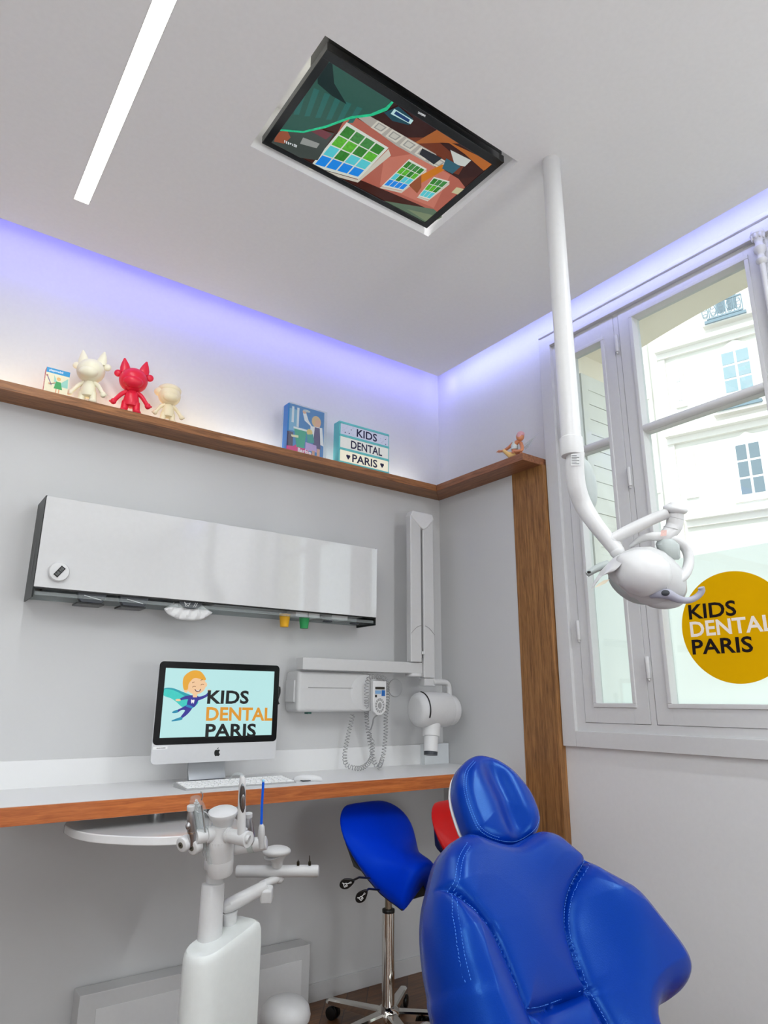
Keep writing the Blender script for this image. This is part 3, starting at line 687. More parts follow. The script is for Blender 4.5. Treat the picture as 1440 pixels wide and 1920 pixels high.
pb, x0, x1, z1 = picbox('picture_box', ((88, 688), (131, 698), (127, 740), (82, 728)), -.085, .035, 'small toy carton with red side and blue band left of the shelf figures', (205, 30, 40))
A = Art(x0, x1, ZS, z1, -.085)
A.rect((236, 228, 196), 0, 0, 1, 1); A.rect((40, 150, 205), 0, .82, 1, 1); A.text((250, 250, 250), 'playmobil', .12, .86, .7, .96)
A.poly((150, 205, 190), [(.62, .5), (.95, .75), (.98, .4), (.7, .4)]); A.poly((150, 205, 190), [(.5, .55), (.35, .78), (.4, .4)]); A.disc((235, 190, 120), .56, .66, .09); A.poly((60, 160, 90), [(.46, .56), (.66, .56), (.76, .3), (.4, .3)])
A.poly((225, 170, 130), [(.44, .54), (.18, .4), (.14, .46), (.44, .48)]); A.rect((225, 170, 130), .48, .05, .53, .3); A.rect((225, 170, 130), .6, .05, .65, .3); A.poly((120, 90, 140), [(.05, .7), (.28, .38), (.3, .4), (.08, .72)]); A.disc((170, 90, 90), .06, .71, .04)
A.q.build('print', None, pb, smooth=0)
q = MB(); q.use(card((250, 250, 250))); textmb(q, 'specialPLUS', Vector((x0-.0005, -.06, ZS+.008)), Vector((0, 0, (z1-ZS)*.7)), Vector((0, .018, 0))*-1, .02, .0003, (-1, 0, 0)); q.build('side_lettering', None, pb, smooth=0)
# doll carton
db, x0, x1, z1 = picbox('doll_box', ((541, 757), (608, 772), (606, 857), (537, 840)), -.10, .05, 'tall blue doll carton in clear wrap standing left of the letter light box', (60, 120, 190))
A = Art(x0, x1, ZS, z1, -.10)
A.rect((52, 130, 196), 0, 0, 1, 1); A.rect((120, 180, 215), .04, .45, .3, .9); A.rect((220, 230, 238), .1, .62, .16, .95); A.rect((220, 230, 238), .24, .55, .3, .95); A.rect((70, 60, 90), 0, .05, .16, .42)
A.poly((222, 40, 130), [(0, 0), (0, .12), (.18, .14), (.3, .22), (.55, .12), (.7, .06), (.7, 0)])
A.disc((225, 190, 140), .78, .76, .13, .12); A.disc((232, 180, 150), .82, .73, .08, .09); A.poly((240, 242, 244), [(.62, .64), (.95, .66), (1, .28), (.9, .3), (.86, .5), (.8, .3), (.62, .3)]); A.poly((80, 70, 120), [(.74, .64), (.88, .64), (.92, .2), (.7, .2)])
A.poly((240, 242, 244), [(.62, .64), (.45, .72), (.4, .86), (.48, .9), (.56, .74), (.7, .6)]); A.disc((232, 180, 150), .44, .9, .05); A.disc((190, 205, 210), .5, .93, .1, .025)
A.poly((30, 170, 140), [(.18, .5), (.52, .5), (.46, .14), (.26, .14)]); A.rect((235, 240, 240), .16, .5, .54, .54); A.disc((232, 205, 120), .6, .5, .08, .07); A.poly((40, 160, 150), [(.52, .44), (.7, .48), (.74, .3), (.55, .28)])
A.poly((200, 170, 225), [(.5, .28), (.8, .26), (.82, .12), (.5, .12)]); A.rect((225, 170, 140), .68, 0, .76, .14); A.rect((225, 170, 140), .82, 0, .9, .2); A.poly((236, 232, 190), [(.1, .36), (.3, .38), (.3, .33), (.12, .32)])
A.text((252, 240, 248), 'Barbie', .3, .04, .66, .13, .03)
A.q.build('print', None, db, smooth=0)
q = MB(); q.box((x0+.006, -.104, ZS), (x1+.016, -.02, z1+.006), bev=.002); q.build('clear_case', CLEAR, db)
# letter light box
tl, tr = at(627, 795, 1, -.11), at(730, 812, 1, -.11); x0, x1 = -.790, -.462
tl = at(637, 790, 1, -.115); tr = at(730, 812, 1, -.115); x0, x1 = tl.x, tr.x; z1 = (tl.z+tr.z)/2
lb = thing('light_box', ((x0+x1)/2, -.1, ZS), 'turquoise framed cinema light box reading KIDS DENTAL PARIS', 'sign')
TQ = mat('turquoise_plastic', (106, 196, 198), .45)
q = MB(); q.box((x0, -.113, ZS), (x1, -.055, z1), bev=.003); q.build('case', TQ, lb)
A = Art(x0+.004, x1-.004, ZS+.006, z1-.006, -.1145); rows = ((.70, .96), (.37, .64), (.04, .31))
GW = (mat('lit_panel_blue_white', (196, 202, 228), .5, emit=.78), mat('lit_panel_white', (226, 228, 226), .5, emit=.78), mat('lit_panel_warm', (246, 240, 218), .5, emit=.85)); K = mat('ink_navy', (26, 26, 66), .6)
for (v0, v1), g in zip(rows, GW): A.rect(None, .01, v0, .99, v1, g)
A.text(None, 'KIDS', .33, .73, .75, .93, .02, K); A.text(None, 'DENTAL', .22, .40, .86, .60, .02, K); A.text(None, 'PARIS', .25, .07, .76, .27, .02, K)
for u in (.17, .86): A.disc(None, u-.018, .19, .022, M=K); A.disc(None, u+.018, .19, .022, M=K); A.poly(None, [(u-.04, .18), (u+.04, .18), (u, .10)], K)
for u, v in ((.22, .86), (.1, .76), (.18, .76), (.93, .86), (.93, .73)): A.disc(None, u, v, .01, M=K)
for k in range(26): A.disc((150, 156, 180), .04+random.random()*.24, .72+random.random()*.22, .005); A.disc((150, 156, 180), .76+random.random()*.2, .72+random.random()*.22, .005)
A.q.build('letter_panel', None, lb, smooth=0)
q = MB(); zz = z1-ZS-.012
for v in (.325, .655, .975, .015): q.box((x0+.002, -.118, ZS+.006+v*zz-.003), (x1-.002, -.113, ZS+.006+v*zz+.003))
q.build('rail', TQ, lb)

# seated winged doll on the shelf end
SKIN = mat('doll_skin', (214, 140, 100), .4); HAIR = mat('doll_pink_hair', (214, 160, 170), .5); DRS = mat('doll_pale_dress', (205, 214, 214), .5, vary=.3, bscale=200)
fb = at(957, 852, 0, -.085)
fo = Vector((-.085, fb.y, ZS))
fy = thing('winged_doll', fo, 'small seated doll with clear wings and pale top at the end of the wooden ledge', 'doll')
F = lambda x, y, d=0: at(x, y, 0, -.085+d)
def fc(x, y): return (900+x/6.26, 780+y/6.26)
q = MB(); q.tube(smoothpath([F(*fc(405, 440)), F(*fc(405, 400)), F(*fc(405, 350)), F(*fc(430, 310)), F(*fc(465, 290))], 4), lerplist([.016, .014, .016, .012, .008], 4), 14)
q.ball(F(*fc(470, 245)), (.021, .021, .023)); 
q.tube(smoothpath([F(*fc(385, 325)), F(*fc(330, 375)), F(*fc(270, 410)), F(*fc(220, 410))], 4), lerplist([.009, .008, .007, .006], 4), 10)
q.tube([F(*fc(225, 408)), F(*fc(195, 425))], [.005, .002], 8); q.tube([F(*fc(225, 410)), F(*fc(215, 432))], [.005, .002], 8); q.tube([F(*fc(235, 410)), F(*fc(232, 434))], [.004, .002], 8)
q.tube(smoothpath([F(*fc(480, 320), .01), F(*fc(495, 370), -.01), F(*fc(480, 405), -.02), F(*fc(400, 412), -.025)], 4), lerplist([.01, .009, .008, .006], 4), 10)
q.tube([F(*fc(430, 425)), F(*fc(480, 415))], [.014, .012], 10)
q.build('body', SKIN, fy)
q = MB(); q.tube(smoothpath([F(*fc(405, 395)), F(*fc(405, 350)), F(*fc(420, 305))], 4), lerplist([.0185, .0185, .012], 4), 14); q.build('dress', DRS, fy)
q = MB(); q.ball(F(*fc(478, 215)), (.020, .020, .016)); q.ball(F(*fc(475, 238)), (.0222, .017, .02)); q.build('hair', HAIR, fy)
q = MB(); q.tube([F(*fc(275, 405), -.02), F(*fc(350, 465), 0)], [.014, .022], 12, flat=.6); q.tube([F(*fc(350, 465)), F(*fc(430, 440), .01)], [.02, .012], 12); q.build('legs', mat('doll_yellow_legs', (240, 200, 130), .4), fy)
q = MB()
for pts in (((520, 330), (600, 270), (690, 200), (640, 250), (560, 370)), ((510, 370), (560, 330), (650, 240), (590, 350), (530, 395))): q.prism([F(*fc(*p), .015) for p in pts], (.0008, 0, 0))
q.build('wings', CLEAR, fy)

# ================================================================== WALL CABINET
X0, X1, YC = -2.151, -.578, -.17
cb_ = thing('wall_cabinet', ((X0+X1)/2, 0, 1.85), 'glossy white wall mounted dispenser cabinet with black sides', 'cabinet')
b = MB(); b.box((X0+.006, -.155, 1.70), (X1-.006, -.002, 2.03)); b.build('body', BLACKM, cb_)
b = MB(); b.box((X0+.002, YC-.008, 1.683), (X1-.002, YC+.006, 2.036), bev=.002); b.build('front_door', GLOSSW, cb_)
GLB = mat('black_glass_side', (26, 30, 30), .35, spec=.3)
for x, d in ((X0, 0), (X1-.006, 0)):
    b = MB(); b.prism([(x, 0, 2.04), (x, YC+.002, 2.04), (x, YC+.002, 1.645), (x, 0, 1.645)], (.006, 0, 0)); so = b.build('side_panel', GLB, cb_)
b = MB(); rg = [(X0-.0008, -.085+.022*math.cos(t)*.6, 1.80+.07*math.sin(t)) for t in [2*PI*k/24 for k in range(24)]]; b.poly(rg); b.build('side_slot', BLACK, cb_, smooth=0)
b = MB(); b.box((X0+.006, -.165, 1.678), (X1-.006, YC+.006, 1.684)); b.build('front_lip', BLACK, cb_)
b = MB(); b.box((X0+.01, -.160, 1.655), (X1-.01, -.002, 1.658)); b.box((X0+.01, -.006, 1.655), (X1-.01, -.002, 1.70)); b.box((X0+.01, -.162, 1.655), (X1-.01, -.159, 1.668)); b.build('glass_shelf', CLEAR, cb_)
b = MB(); b.use(mat('cabinet_inner_dark', (60, 64, 66), .4)).box((X0+.05, -.15, 1.69), (-1.42, -.01, 1.698)); b.use(PLASTG).box((-1.4, -.15, 1.69), (X1-.02, -.01, 1.699))
b.use(PLAST)
for x0, x1 in ((-1.02, -.955), (-.95, -.89), (-.82, -.73)): b.box((x0, -.14, 1.662), (x1, -.05, 1.692))
b.build('inner_tray', None, cb_)
def g6(x, y): return (60+x/4, 1060+y/4)
for (xl, xr, yt, yb_) in ((340, 560, 210, 290), (655, 875, 240, 318)):
    a_, c_ = at(*g6(xl, yt), 1, -.15), at(*g6(xr, yt), 1, -.15); cx_ = (a_.x+c_.x)/2; w_ = (c_.x-a_.x)/2
    b = MB(); b.prism([(cx_-w_, -.158, 1.684), (cx_+w_, -.158, 1.684), (cx_+w_*.93, -.158, 1.66), (cx_+w_*.7, -.158, 1.642), (cx_-w_*.7, -.158, 1.642), (cx_-w_*.93, -.158, 1.66)], (0, .03, 0))
    dsp = b.build('dispenser_flap', DGREY, cb_, bevel=.002)
    b = MB(); b.tube([(cx_-.03, -.160, 1.668), (cx_+.035, -.160, 1.655)], .0015, 6); b.build('slit', mat('slit_white', 225, .5), dsp)
    b = MB(); b.box((cx_-.05, -.15, 1.636), (cx_+.05, -.06, 1.643)); b.build('flap_base', BLACK, dsp)
a_ = at(*g6(1190, 300), 1, -.158)
b = MB(); pts = [(a_.x+.052*math.cos(t), -.160, 1.684+.034*math.sin(t)) for t in [PI+PI*k/16 for k in range(17)]]; b.prism(pts, (0, .004, 0)); dsp = b.build('towel_flap', DGREY, cb_)
b = MB()
for s_, e_ in (((-.03, -.006), (-.012, -.024)), ((-.012, -.024), (-.004, -.008)), ((-.03, -.006), (-.02, -.026)), ((.012, -.024), (.02, -.006)), ((.02, -.024), (.028, -.006)), ((-.02, -.012), (-.008, -.012))):
    b.tube([(a_.x+s_[0], -.1615, 1.684+s_[1]), (a_.x+e_[0], -.1615, 1.684+e_[1])], .0012, 6)
b.build('hand_pictogram', mat('slit_white'), dsp)
for xx in (-.845, -.69):
    b = MB(); b.tube([(xx+.022*math.cos(t), -.14+.012*math.sin(t), 1.648) for t in [2*PI*k/20 for k in range(21)]], .004, 8); b.tube([(xx-.02, -.14, 1.648), (xx+.02, -.14, 1.648)], .002, 6); b.build('cup_ring', DGREY, cb_)
# tissue
tx = at(352, 1150, 1, -.14).x
ts = thing('paper_towel', (tx, -.12, 1.64), 'white paper towel hanging from the underside of the cabinet', 'paper towel')
b = MB(); rows = []
for j in range(9):
    t = j/8; row = []
    for i in range(19):
        s_ = i/18*2-1; wdt = .062+.045*math.sin(min(1, t*1.25)*PI/2)
        zz = 1.675-t*.072*(1-.55*s_*s_*abs(s_)*t) ; row.append((tx+s_*wdt, -.135-.018*math.sin(t*2.6)+.006*math.sin(i*1.7+j*.6), zz))
    rows.append(row)
R2 = [[b.bm.verts.new(p) for p in r] for r in rows]
for r0, r1 in zip(R2, R2[1:]):
    for i in range(18): b.face((r0[i], r0[i+1], r1[i+1], r1[i]))
o = b.build('sheet', mat('tissue_paper', (228, 228, 228), .9), ts); sd = o.modifiers.new('s', 'SOLIDIFY'); sd.thickness = .001
# cups
def cup(x, m, label):
    t = thing('paper_cup', (x, -.10, 1.613), label, 'cup', 'upside cups in the cabinet dispenser')
    q = MB(); q.lathe([(.0, 0), (.019, 0), (.0195, .002), (.026, .058), (.027, .06), (.0245, .059), (.018, .004), (0, .003)], Matrix.Translation((x, -.105, 1.610)), 28); q.build('body', m, t)
cup(at(533, 1175, 1, -.105).x, mat('yellow_cup', (232, 172, 22), .45), 'yellow plastic cup hanging under the cabinet')
cup(at(570, 1176, 1, -.105).x, mat('green_cup', (40, 150, 84), .45), 'green plastic cup hanging under the cabinet')
# kitchen timer
c_ = at(111, 1072, 1, YC-.02)
tm = thing('timer', (c_.x, YC-.008, c_.z), 'small round white timer stuck on the glossy cabinet front', 'timer')
b = MB(); Mx = basis((c_.x, YC-.0075, c_.z), (1, 0, 0), (0, 0, 1), (0, -1, 0)); b.lathe([(.034, 0), (.037, .003), (.037, .012), (.034, .017), (.018, .019), (0, .0195)], Mx, 36); b.build('body', PLAST, tm)
b = MB(); M2 = Mx @ Matrix.Rotation(math.radians(55), 4, 'Z'); b.box((-.022, -.0095, .018), (.022, .0095, .021), M2, bev=.0005); sc = b.build('display', BLACK, tm)
b = MB(); textmb(b, '88:88', M2@Vector((-.018, -.006, .0212)), M2.to_3x3()@Vector((.036, 0, 0)), M2.to_3x3()@Vector((0, .012, 0)), 0, .0002); b.build('digits', mat('lcd_grey', (120, 122, 120), .5), tm, smooth=0)

# ================================================================== DESK
ZD, YD = .957, -.488
dk = thing('worktop', (-1.8, -.25, .92), 'long wall to wall white worktop with an oiled wood front edge', 'worktop')
b = MB(); b.box((-4.29, YD+.012, .90), (-.001, -.001, ZD)); b.build('top', mat('white_laminate_top', 226, .3, vary=.01), dk)
b = MB(); b.box((-4.29, YD, .902), (-.001, YD+.0115, ZD-.001), bev=.001); b.build('front_edge', wood('orange_wood_edge', (150, 74, 26), (196, 112, 52), (.5, 9, 9), .4), dk)
b = MB(); b.box((-4.29, -.012, ZD), (-.002, -.0005, 1.055), bev=.001); b.build('upstand', mat('white_laminate_top'), dk)
# computer
MY = -.245
a_, c_ = at(298, 1238, 1, MY), at(520, 1412, 1, MY)
mx0, mx1, mz1, mz0 = -1.676, -1.143, 1.426, 1.052
mo = thing('computer', (-1.40, -.2, ZD), 'silver all-in-one computer with black bezel showing a blue KIDS DENTAL PARIS screen', 'computer')
M_ = basis(((mx0+mx1)/2, MY, 0), (.9994, .035, 0), (0, 0, 1))     # local x right, y up, z towards viewer
M_ = basis(((mx0+mx1)/2, MY, 0), Vector((1, .02, 0)).normalized(), (0, 0, 1))
hw = (mx1-mx0)/2
def rrect(x0, x1, y0, y1, r, z, corners=(1, 1, 1, 1), n=6):
    out = []
    for (cx, cy, a0, on) in ((x1-r, y1-r, 0, corners[0]), (x0+r, y1-r, 90, corners[1]), (x0+r, y0+r, 180, corners[2]), (x1-r, y0+r, 270, corners[3])):
        for k in range(n+1):
            t = math.radians(a0+90*k/n); out.append((cx+r*math.cos(t), cy+r*math.sin(t), z))
    return out
ALU = mat('satin_aluminium', (206, 207, 209), .35, metal=.25)
b = MB(); b.loft([rrect(-hw+.03, hw-.03, mz0+.02, mz1-.02, .02, -.03), rrect(-hw, hw, mz0-.012, mz1, .018, -.006), rrect(-hw, hw, mz0-.012, mz1, .018, .0)], M_); b.build('chassis', ALU, mo)
chin = 1.128-.018
b = MB(); b.loft([rrect(-hw+.001, hw-.001, chin, mz1-.001, .017, .0), rrect(-hw+.001, hw-.001, chin, mz1-.001, .017, .0015)], M_); gl = b.build('bezel', mat('bezel_black_glass', (3, 4, 6), .1, spec=.25), mo)
b = MB(); sx0, sx1, sz0, sz1 = -hw+.026, hw-.026, chin+.026, mz1-.027
b.use(mat('screen_pale_blue', (190, 236, 236), .15, emit=.92, vary=.02, bscale=4)); b.poly([(sx0, sz0, .0019), (sx1, sz0, .0019), (sx1, sz1, .0019), (sx0, sz1, .0019)], M_)
# artwork on the screen: photo crop coordinates -> screen
def mc(x, y): # crop6 px -> local screen coords using the photo screen corners
    P0 = at(260+x/4, 1220+y/4, 1, MY-.002); return (P0.x-(mx0+mx1)/2, P0.z)
lay2 = [0]
def mp_(c, pts, clip=True):
    lay2[0] += 1; b.use(em(c, .92)); z = .0021+lay2[0]*.00004
    b.poly([(min(max(mc(x, y)[0], sx0), sx1), min(max(mc(x, y)[1], sz0), sz1), z) for x, y in pts], M_)
def ell(cx, cy, rx, ry, n=28, a=0): return [(cx+rx*math.cos(t)*math.cos(a)-ry*math.sin(t)*math.sin(a), cy+rx*math.cos(t)*math.sin(a)+ry*math.sin(t)*math.cos(a)) for t in [2*PI*k/n for k in range(n)]]
def sm(pts): return [(p.x, p.y) for p in smoothpath([(x, y, 0) for x, y in pts], 5, True)]
mp_((20, 160, 176), sm([(185, 285), (250, 280), (330, 310), (400, 340), (380, 360), (300, 350), (240, 350), (185, 330)]))
mp_((56, 206, 196), sm([(183, 292), (240, 292), (300, 315), (350, 345), (400, 370), (445, 380), (430, 410), (380, 440), (320, 420), (280, 385), (240, 358), (183, 335)]))
mp_((48, 44, 150), sm([(410, 335), (350, 340), (310, 358), (308, 372), (350, 365), (395, 360)]))
mp_((48, 44, 150), sm([(400, 335), (450, 345), (500, 330), (525, 305), (535, 312), (510, 345), (450, 372), (410, 375)]))
mp_((48, 44, 150), sm([(385, 340), (450, 345), (440, 385), (410, 425), (360, 410)]))
mp_((48, 44, 150), sm([(360, 410), (400, 425), (370, 470), (325, 505), (312, 497), (345, 450), (320, 445), (285, 465), (275, 452), (320, 428)]))
mp_((24, 130, 190), sm([(360, 405), (400, 418), (396, 432), (352, 418)])); mp_((20, 140, 175), sm([(290, 443), (255, 455), (250, 468), (285, 465)])); mp_((20, 140, 175), sm([(320, 497), (290, 505), (248, 522), (250, 530), (320, 518)]))
mp_((250, 205, 160), ell(293, 370, 20, 9)); mp_((250, 205, 160), ell(527, 300, 13, 9)); mp_((250, 205, 160), [(400, 310), (440, 310), (436, 350), (405, 350)])
mp_((250, 205, 160), ell(425, 255, 78, 72)); mp_((250, 205, 160), ell(352, 295, 16, 20)); mp_((250, 205, 160), ell(500, 255, 12, 18))
mp_((236, 170, 44), sm([(335, 290), (328, 230), (345, 185), (400, 150), (460, 155), (498, 200), (495, 222), (430, 205), (400, 215), (372, 250), (365, 290)]))
for cx in (412, 475): mp_((120, 60, 30), [(cx-12, 272-(cx-412)*.25), (cx, 264-(cx-412)*.25), (cx+14, 268-(cx-412)*.25), (cx+12, 272-(cx-412)*.25), (cx, 268-(cx-412)*.25), (cx-10, 276-(cx-412)*.25)]); mp_((120, 60, 30), [(cx-14, 240-(cx-412)*.3), (cx+4, 232-(cx-412)*.3), (cx+4, 236-(cx-412)*.3), (cx-12, 244-(cx-412)*.3)])
mp_((110, 30, 30), sm([(418, 288), (442, 298), (465, 286), (458, 304), (438, 310), (424, 302)])); mp_((250, 250, 250), [(424, 291), (442, 300), (460, 291), (450, 303), (434, 303)])
mp_((245, 248, 250), sm([(393, 366), (402, 371), (414, 367), (415, 380), (408, 398), (402, 386), (395, 397), (390, 380)]))
def mtext(s, bl, br, tl, c):
    lay2[0] += 1; b.use(em(c, .92) if c != (6, 8, 8) else mat('screen_black', (6, 8, 8), .15)); z = .0021+lay2[0]*.00004
    O, U, V = [M_@Vector((*mc(*p), z)) for p in (bl, br, tl)]; textmb(b, s, O, U-O, V-O, .028, 0, M_.to_3x3()@Vector((0, 0, 1)))
mtext('KIDS', (510, 400), (824, 400), (518, 296), (6, 8, 8)); mtext('DENTAL', (502, 526), (1004, 526), (508, 422), (226, 154, 42)); mtext('PARIS', (496, 654), (880, 648), (502, 548), (6, 8, 8))
b.build('screen', None, gl, smooth=0)
b = MB(); lx, lz = 0.0, chin-.026        # bitten apple mark on the chin
lc = mc(590, 765); lx, lz = lc
sc_ = .0135
outl = [(0, .72), (.28, .85), (.6, .8), (.82, .55), (.62, .3), (.58, .0), (.7, -.25), (.92, -.4), (.75, -.75), (.5, -1), (.22, -.95), (0, -.88), (-.22, -.95), (-.5, -1), (-.8, -.6), (-.92, -.1), (-.85, .45), (-.55, .78), (-.25, .82)]
b.poly([(p.x*sc_+lx, p.y*sc_+lz, .0004) for p in smoothpath([(x, y, 0) for x, y in outl], 4, True)], M_)
b.poly([(x*sc_+lx, y*sc_+lz, .0004) for x, y in ((0, .9), (.02, 1.25), (.3, 1.55), (.32, 1.2), (.2, 1.0))], M_); b.build('emblem', BLACKM, mo, smooth=0)
b = MB(); c_ = mc(160, 730); b.box((c_[0]-.028, c_[1]-.005, .0003), (c_[0]+.028, c_[1]+.005, .0008), M_); st_ = b.build('paper_sticker', mat('sticker_white', 235, .6), mo)
b = MB(); textmb(b, 'CABINET 12', M_@Vector((c_[0]-.014, c_[1]-.002, .0009)), M_.to_3x3()@Vector((.034, 0, 0)), M_.to_3x3()@Vector((0, .004, 0)), 0, .0001); b.bm.clear()
for k in range(7): b.box((c_[0]-.014+k*.005, c_[1]-.0018, .0009), (c_[0]-.0105+k*.005, c_[1]+.0016, .0011), M_)
b.build('sticker_print', mat('sticker_ink', 110, .6), st_)
b = MB(); fx0, fx1 = -.095, .06    # stand: bent aluminium plate
prof = [(-.03, 1.20), (-.045, 1.13), (-.05, 1.06), (-.048, 1.0), (-.035, .972), (-.012, .9625), (.012, .9605), (.012, .9572), (-.012, .9575), (-.045, .963), (-.06, 1.0), (-.062, 1.06), (-.055, 1.13), (-.04, 1.2)]
b.loft([[(fx0, z, y) for y, z in prof], [(fx1, z, y) for y, z in prof]], M_); b.build('stand', mat('stand_aluminium', (150, 152, 155), .32, metal=.9), mo)
b = MB(); b.tube(smoothpath([M_@Vector((hw-.004, 1.30, -.02)), M_@Vector((hw+.012, 1.335, -.02)), M_@Vector((hw+.016, 1.31, -.02)), M_@Vector((hw+.008, 1.28, -.02)), M_@Vector((hw+.014, 1.262, -.02))], 5), .0045, 10); b.tube(smoothpath([M_@Vector((hw-.01, 1.32, -.03)), M_@Vector((hw+.018, 1.33, -.03)), M_@Vector((hw+.018, 1.30, -.03)), M_@Vector((hw-.004, 1.27, -.03))], 5), .005, 10); b.build('cable', BLACK, mo)

# keyboard and mouse
kx0, kx1, ky0, ky1 = -1.585, -1.125, -.395, -.265
kb = thing('keyboard', ((kx0+kx1)/2, (ky0+ky1)/2, ZD), 'slim white full size keyboard on the worktop in front of the computer', 'keyboard')
b = MB(); b.prism([(kx0, ky0, ZD), (kx0, ky1, ZD), (kx0, ky1, ZD+.018), (kx0, ky0, ZD+.005)], (kx1-kx0, 0, 0)); b.build('base', mat('keyboard_tray_grey', 168, .4), kb, bevel=.001)
KW = mat('key_white', 244, .45)
b = MB()
rowsn = [19, 19, 19, 18, 17, 13]
for r in range(6):
    y = ky1-.008-r*.0198
    n = rowsn[r]; wk = (kx1-kx0-.012)/n
    for i in range(n):
        x = kx0+.006+i*wk; zt = ZD+.018-(ky1-y+.008)/(ky1-ky0)*.013
        if r == 5 and 3 < i < 6: continue
        b.box((x+.0015, y-.0165, zt-.0005), (x+wk-.0015+(wk*2 if r == 5 and i == 3 else 0), y, zt+.0022))
b.build('keys', KW, kb)
ms = thing('mouse', (-1.05, -.36, ZD), 'low white mouse lying right of the keyboard', 'mouse')
pm = at(571, 1462, 2, ZD)
b = MB(); cx_, cy_ = -1.052, -.36
R_ = []
for t in np.linspace(-1, 1, 13):
    hw2 = .029*math.sqrt(max(.02, 1-abs(t)**3.2)); zt = .004+.019*math.sqrt(max(0, 1-t*t*.96)); u = .056*t
    R_.append([(cx_+u*.85+.5*hw2*math.cos(a)*-1, cy_+u*.5*-1+.85*hw2*math.cos(a), ZD+.003+(zt*max(0, math.sin(a))) + (-.002 if math.sin(a) < 0 else 0)) for a in [2*PI*k/20 for k in range(20)]])
b.loft(R_); b.build('shell', PLAST, ms)
b = MB(); b.box((cx_-.03, cy_-.018, ZD), (cx_+.03, cy_+.018, ZD+.004)); b.build('base', DGREY, ms)

# swing-out round tray below the desk
tb = thing('side_table', (-1.65, -.4, .84), 'rounded white board swung out below the worktop edge', 'table')
b = MB()
pts = [at(x, y, 2, .84) for x, y in ((118, 1562), (135, 1572), (170, 1580), (215, 1584), (260, 1586), (305, 1586), (345, 1584))]
pl = [(p.x, p.y) for p in smoothpath(pts, 4)]
0 and print('tray', [(round(x, 2), round(y, 2)) for x, y in pl])
pl += [(pl[-1][0]+.10, pl[-1][1]-.03), (pl[-1][0]+.2, pl[-1][1]+.02), (pl[-1][0]+.26, pl[-1][1]+.12), (pl[-1][0]+.27, pl[-1][1]+.3), (-1.35, -.12), (-1.85, -.12), (-1.93, -.18)]
b.prism([(x, y, .84) for x, y in pl], (0, 0, .026)); b.build('board', mat('gloss_white_board', 230, .12, coat=.6), tb, bevel=.003)
b = MB(); b.cyl((-1.62, -.2, .866), (-1.62, -.2, .8995), .03); b.build('pivot', STEEL, tb)

# ================================================================== X-RAY
xr = thing('xray_unit', (-.6, -.06, 1.35), 'white wall mounted dental x-ray unit with folded double arm', 'x-ray machine')
b = MB(); xa_, xb_ = -.985, -.61
b.box((xa_, -.125, 1.226), (xb_+.02, -.001, 1.412), bev=.018, seg=4)
rg = []
b.build('control_box', PLASTG, xr)
b = MB(); b.loft([[(-.60+rr*1.1*math.cos(t), yy, 1.318+rr*math.sin(t)) for t in [2*PI*k/36 for k in range(36)]] for rr, yy in ((.092, -.001), (.092, -.11), (.086, -.125), (.07, -.130))]); b.build('round_end', PLASTG, xr)
b = MB(); b.box((-.93, -.127, 1.336), (-.67, -.1245, 1.3385)); b.build('groove', mat('seam_grey'), xr)
b = MB(); b.box((-.993, -.10, 1.27), (-.984, -.02, 1.37), bev=.002); b.build('side_vent', PLASTG, xr)
b = MB(); b.box((-.92, -.11, 1.218), (-.90, -.08, 1.227)); b.build('switch', mat('green_switch', (30, 80, 70), .4), xr)
b = MB(); b.box((-.978, -.152, 1.416), (-.263, -.085, 1.473), bev=.005, seg=3); b.build('horizontal_arm', PLASTG, xr)
b = MB(); b.cyl((-.30, -.125, 1.40), (-.30, -.125, 1.418), .045, bev=.004); b.build('arm_pivot', PLASTG, xr)
def vseg(x0, x1, z0, z1, name, y0=-.165, y1=-.125):
    q = MB(); q.box((x0, y0, z0), (x1, y1, z1), bev=.006, seg=3); return q.build(name, PLASTG, xr)
vseg(-.350, -.276, 1.474, 2.262, 'rear_arm'); vseg(-.262, -.188, 1.395, 2.262, 'front_arm')
b = MB(); b.prism([(-.350, -.171, 2.26), (-.338, -.171, 2.288), (-.198, -.171, 2.288), (-.187, -.171, 2.26), (-.235, -.171, 2.205), (-.262, -.171, 2.19), (-.285, -.171, 2.203)], (0, .05, 0)); b.build('top_joint', PLAST, xr, bevel=.005)
b = MB(); b.box((-.277, -.155, 1.50), (-.261, -.13, 2.25)); b.build('arm_gap', mat('shadow_gap_grey', 110, .6), xr)
for x_ in (-.313, -.225):
    b = MB(); b.tube(smoothpath([(x_-.036*(1 if x_ < -.27 else -1), -.1662, 1.62), (x_-.0, -.1662, 1.652), (x_+.03*(1 if x_ < -.27 else -1), -.1662, 1.665)], 6), .0015, 6); b.build('arm_seam', mat('seam_grey'), xr)
for x_ in (-.273, -.264):
    b = MB(); b.cyl((x_, -.165, 1.515), (x_, -.165, 1.53), .004, seg=10); b.build('pin', PLAST, xr)
b = MB(); b.box((-.262, -.165, 1.355), (-.188, -.12, 1.392), bev=.004); b.tube(smoothpath([(-.20, -.155, 1.374), (-.15, -.155, 1.376), (-.105, -.155, 1.372), (-.088, -.155, 1.35), (-.086, -.155, 1.30), (-.086, -.155, 1.24)], 5), .0165, 16); b.build('head_yoke', PLASTG, xr)
b = MB(); b.loft([[(xx, -.22+.085*k_*math.cos(t), 1.237+.088*k_*math.sin(t)) for t in [2*PI*k/32 for k in range(32)]] for xx, k_ in ((-.372, .6), (-.368, .75), (-.352, .93), (-.33, .98), (-.19, .98), (-.165, .95))]); b.build('head_drum', PLASTG, xr)
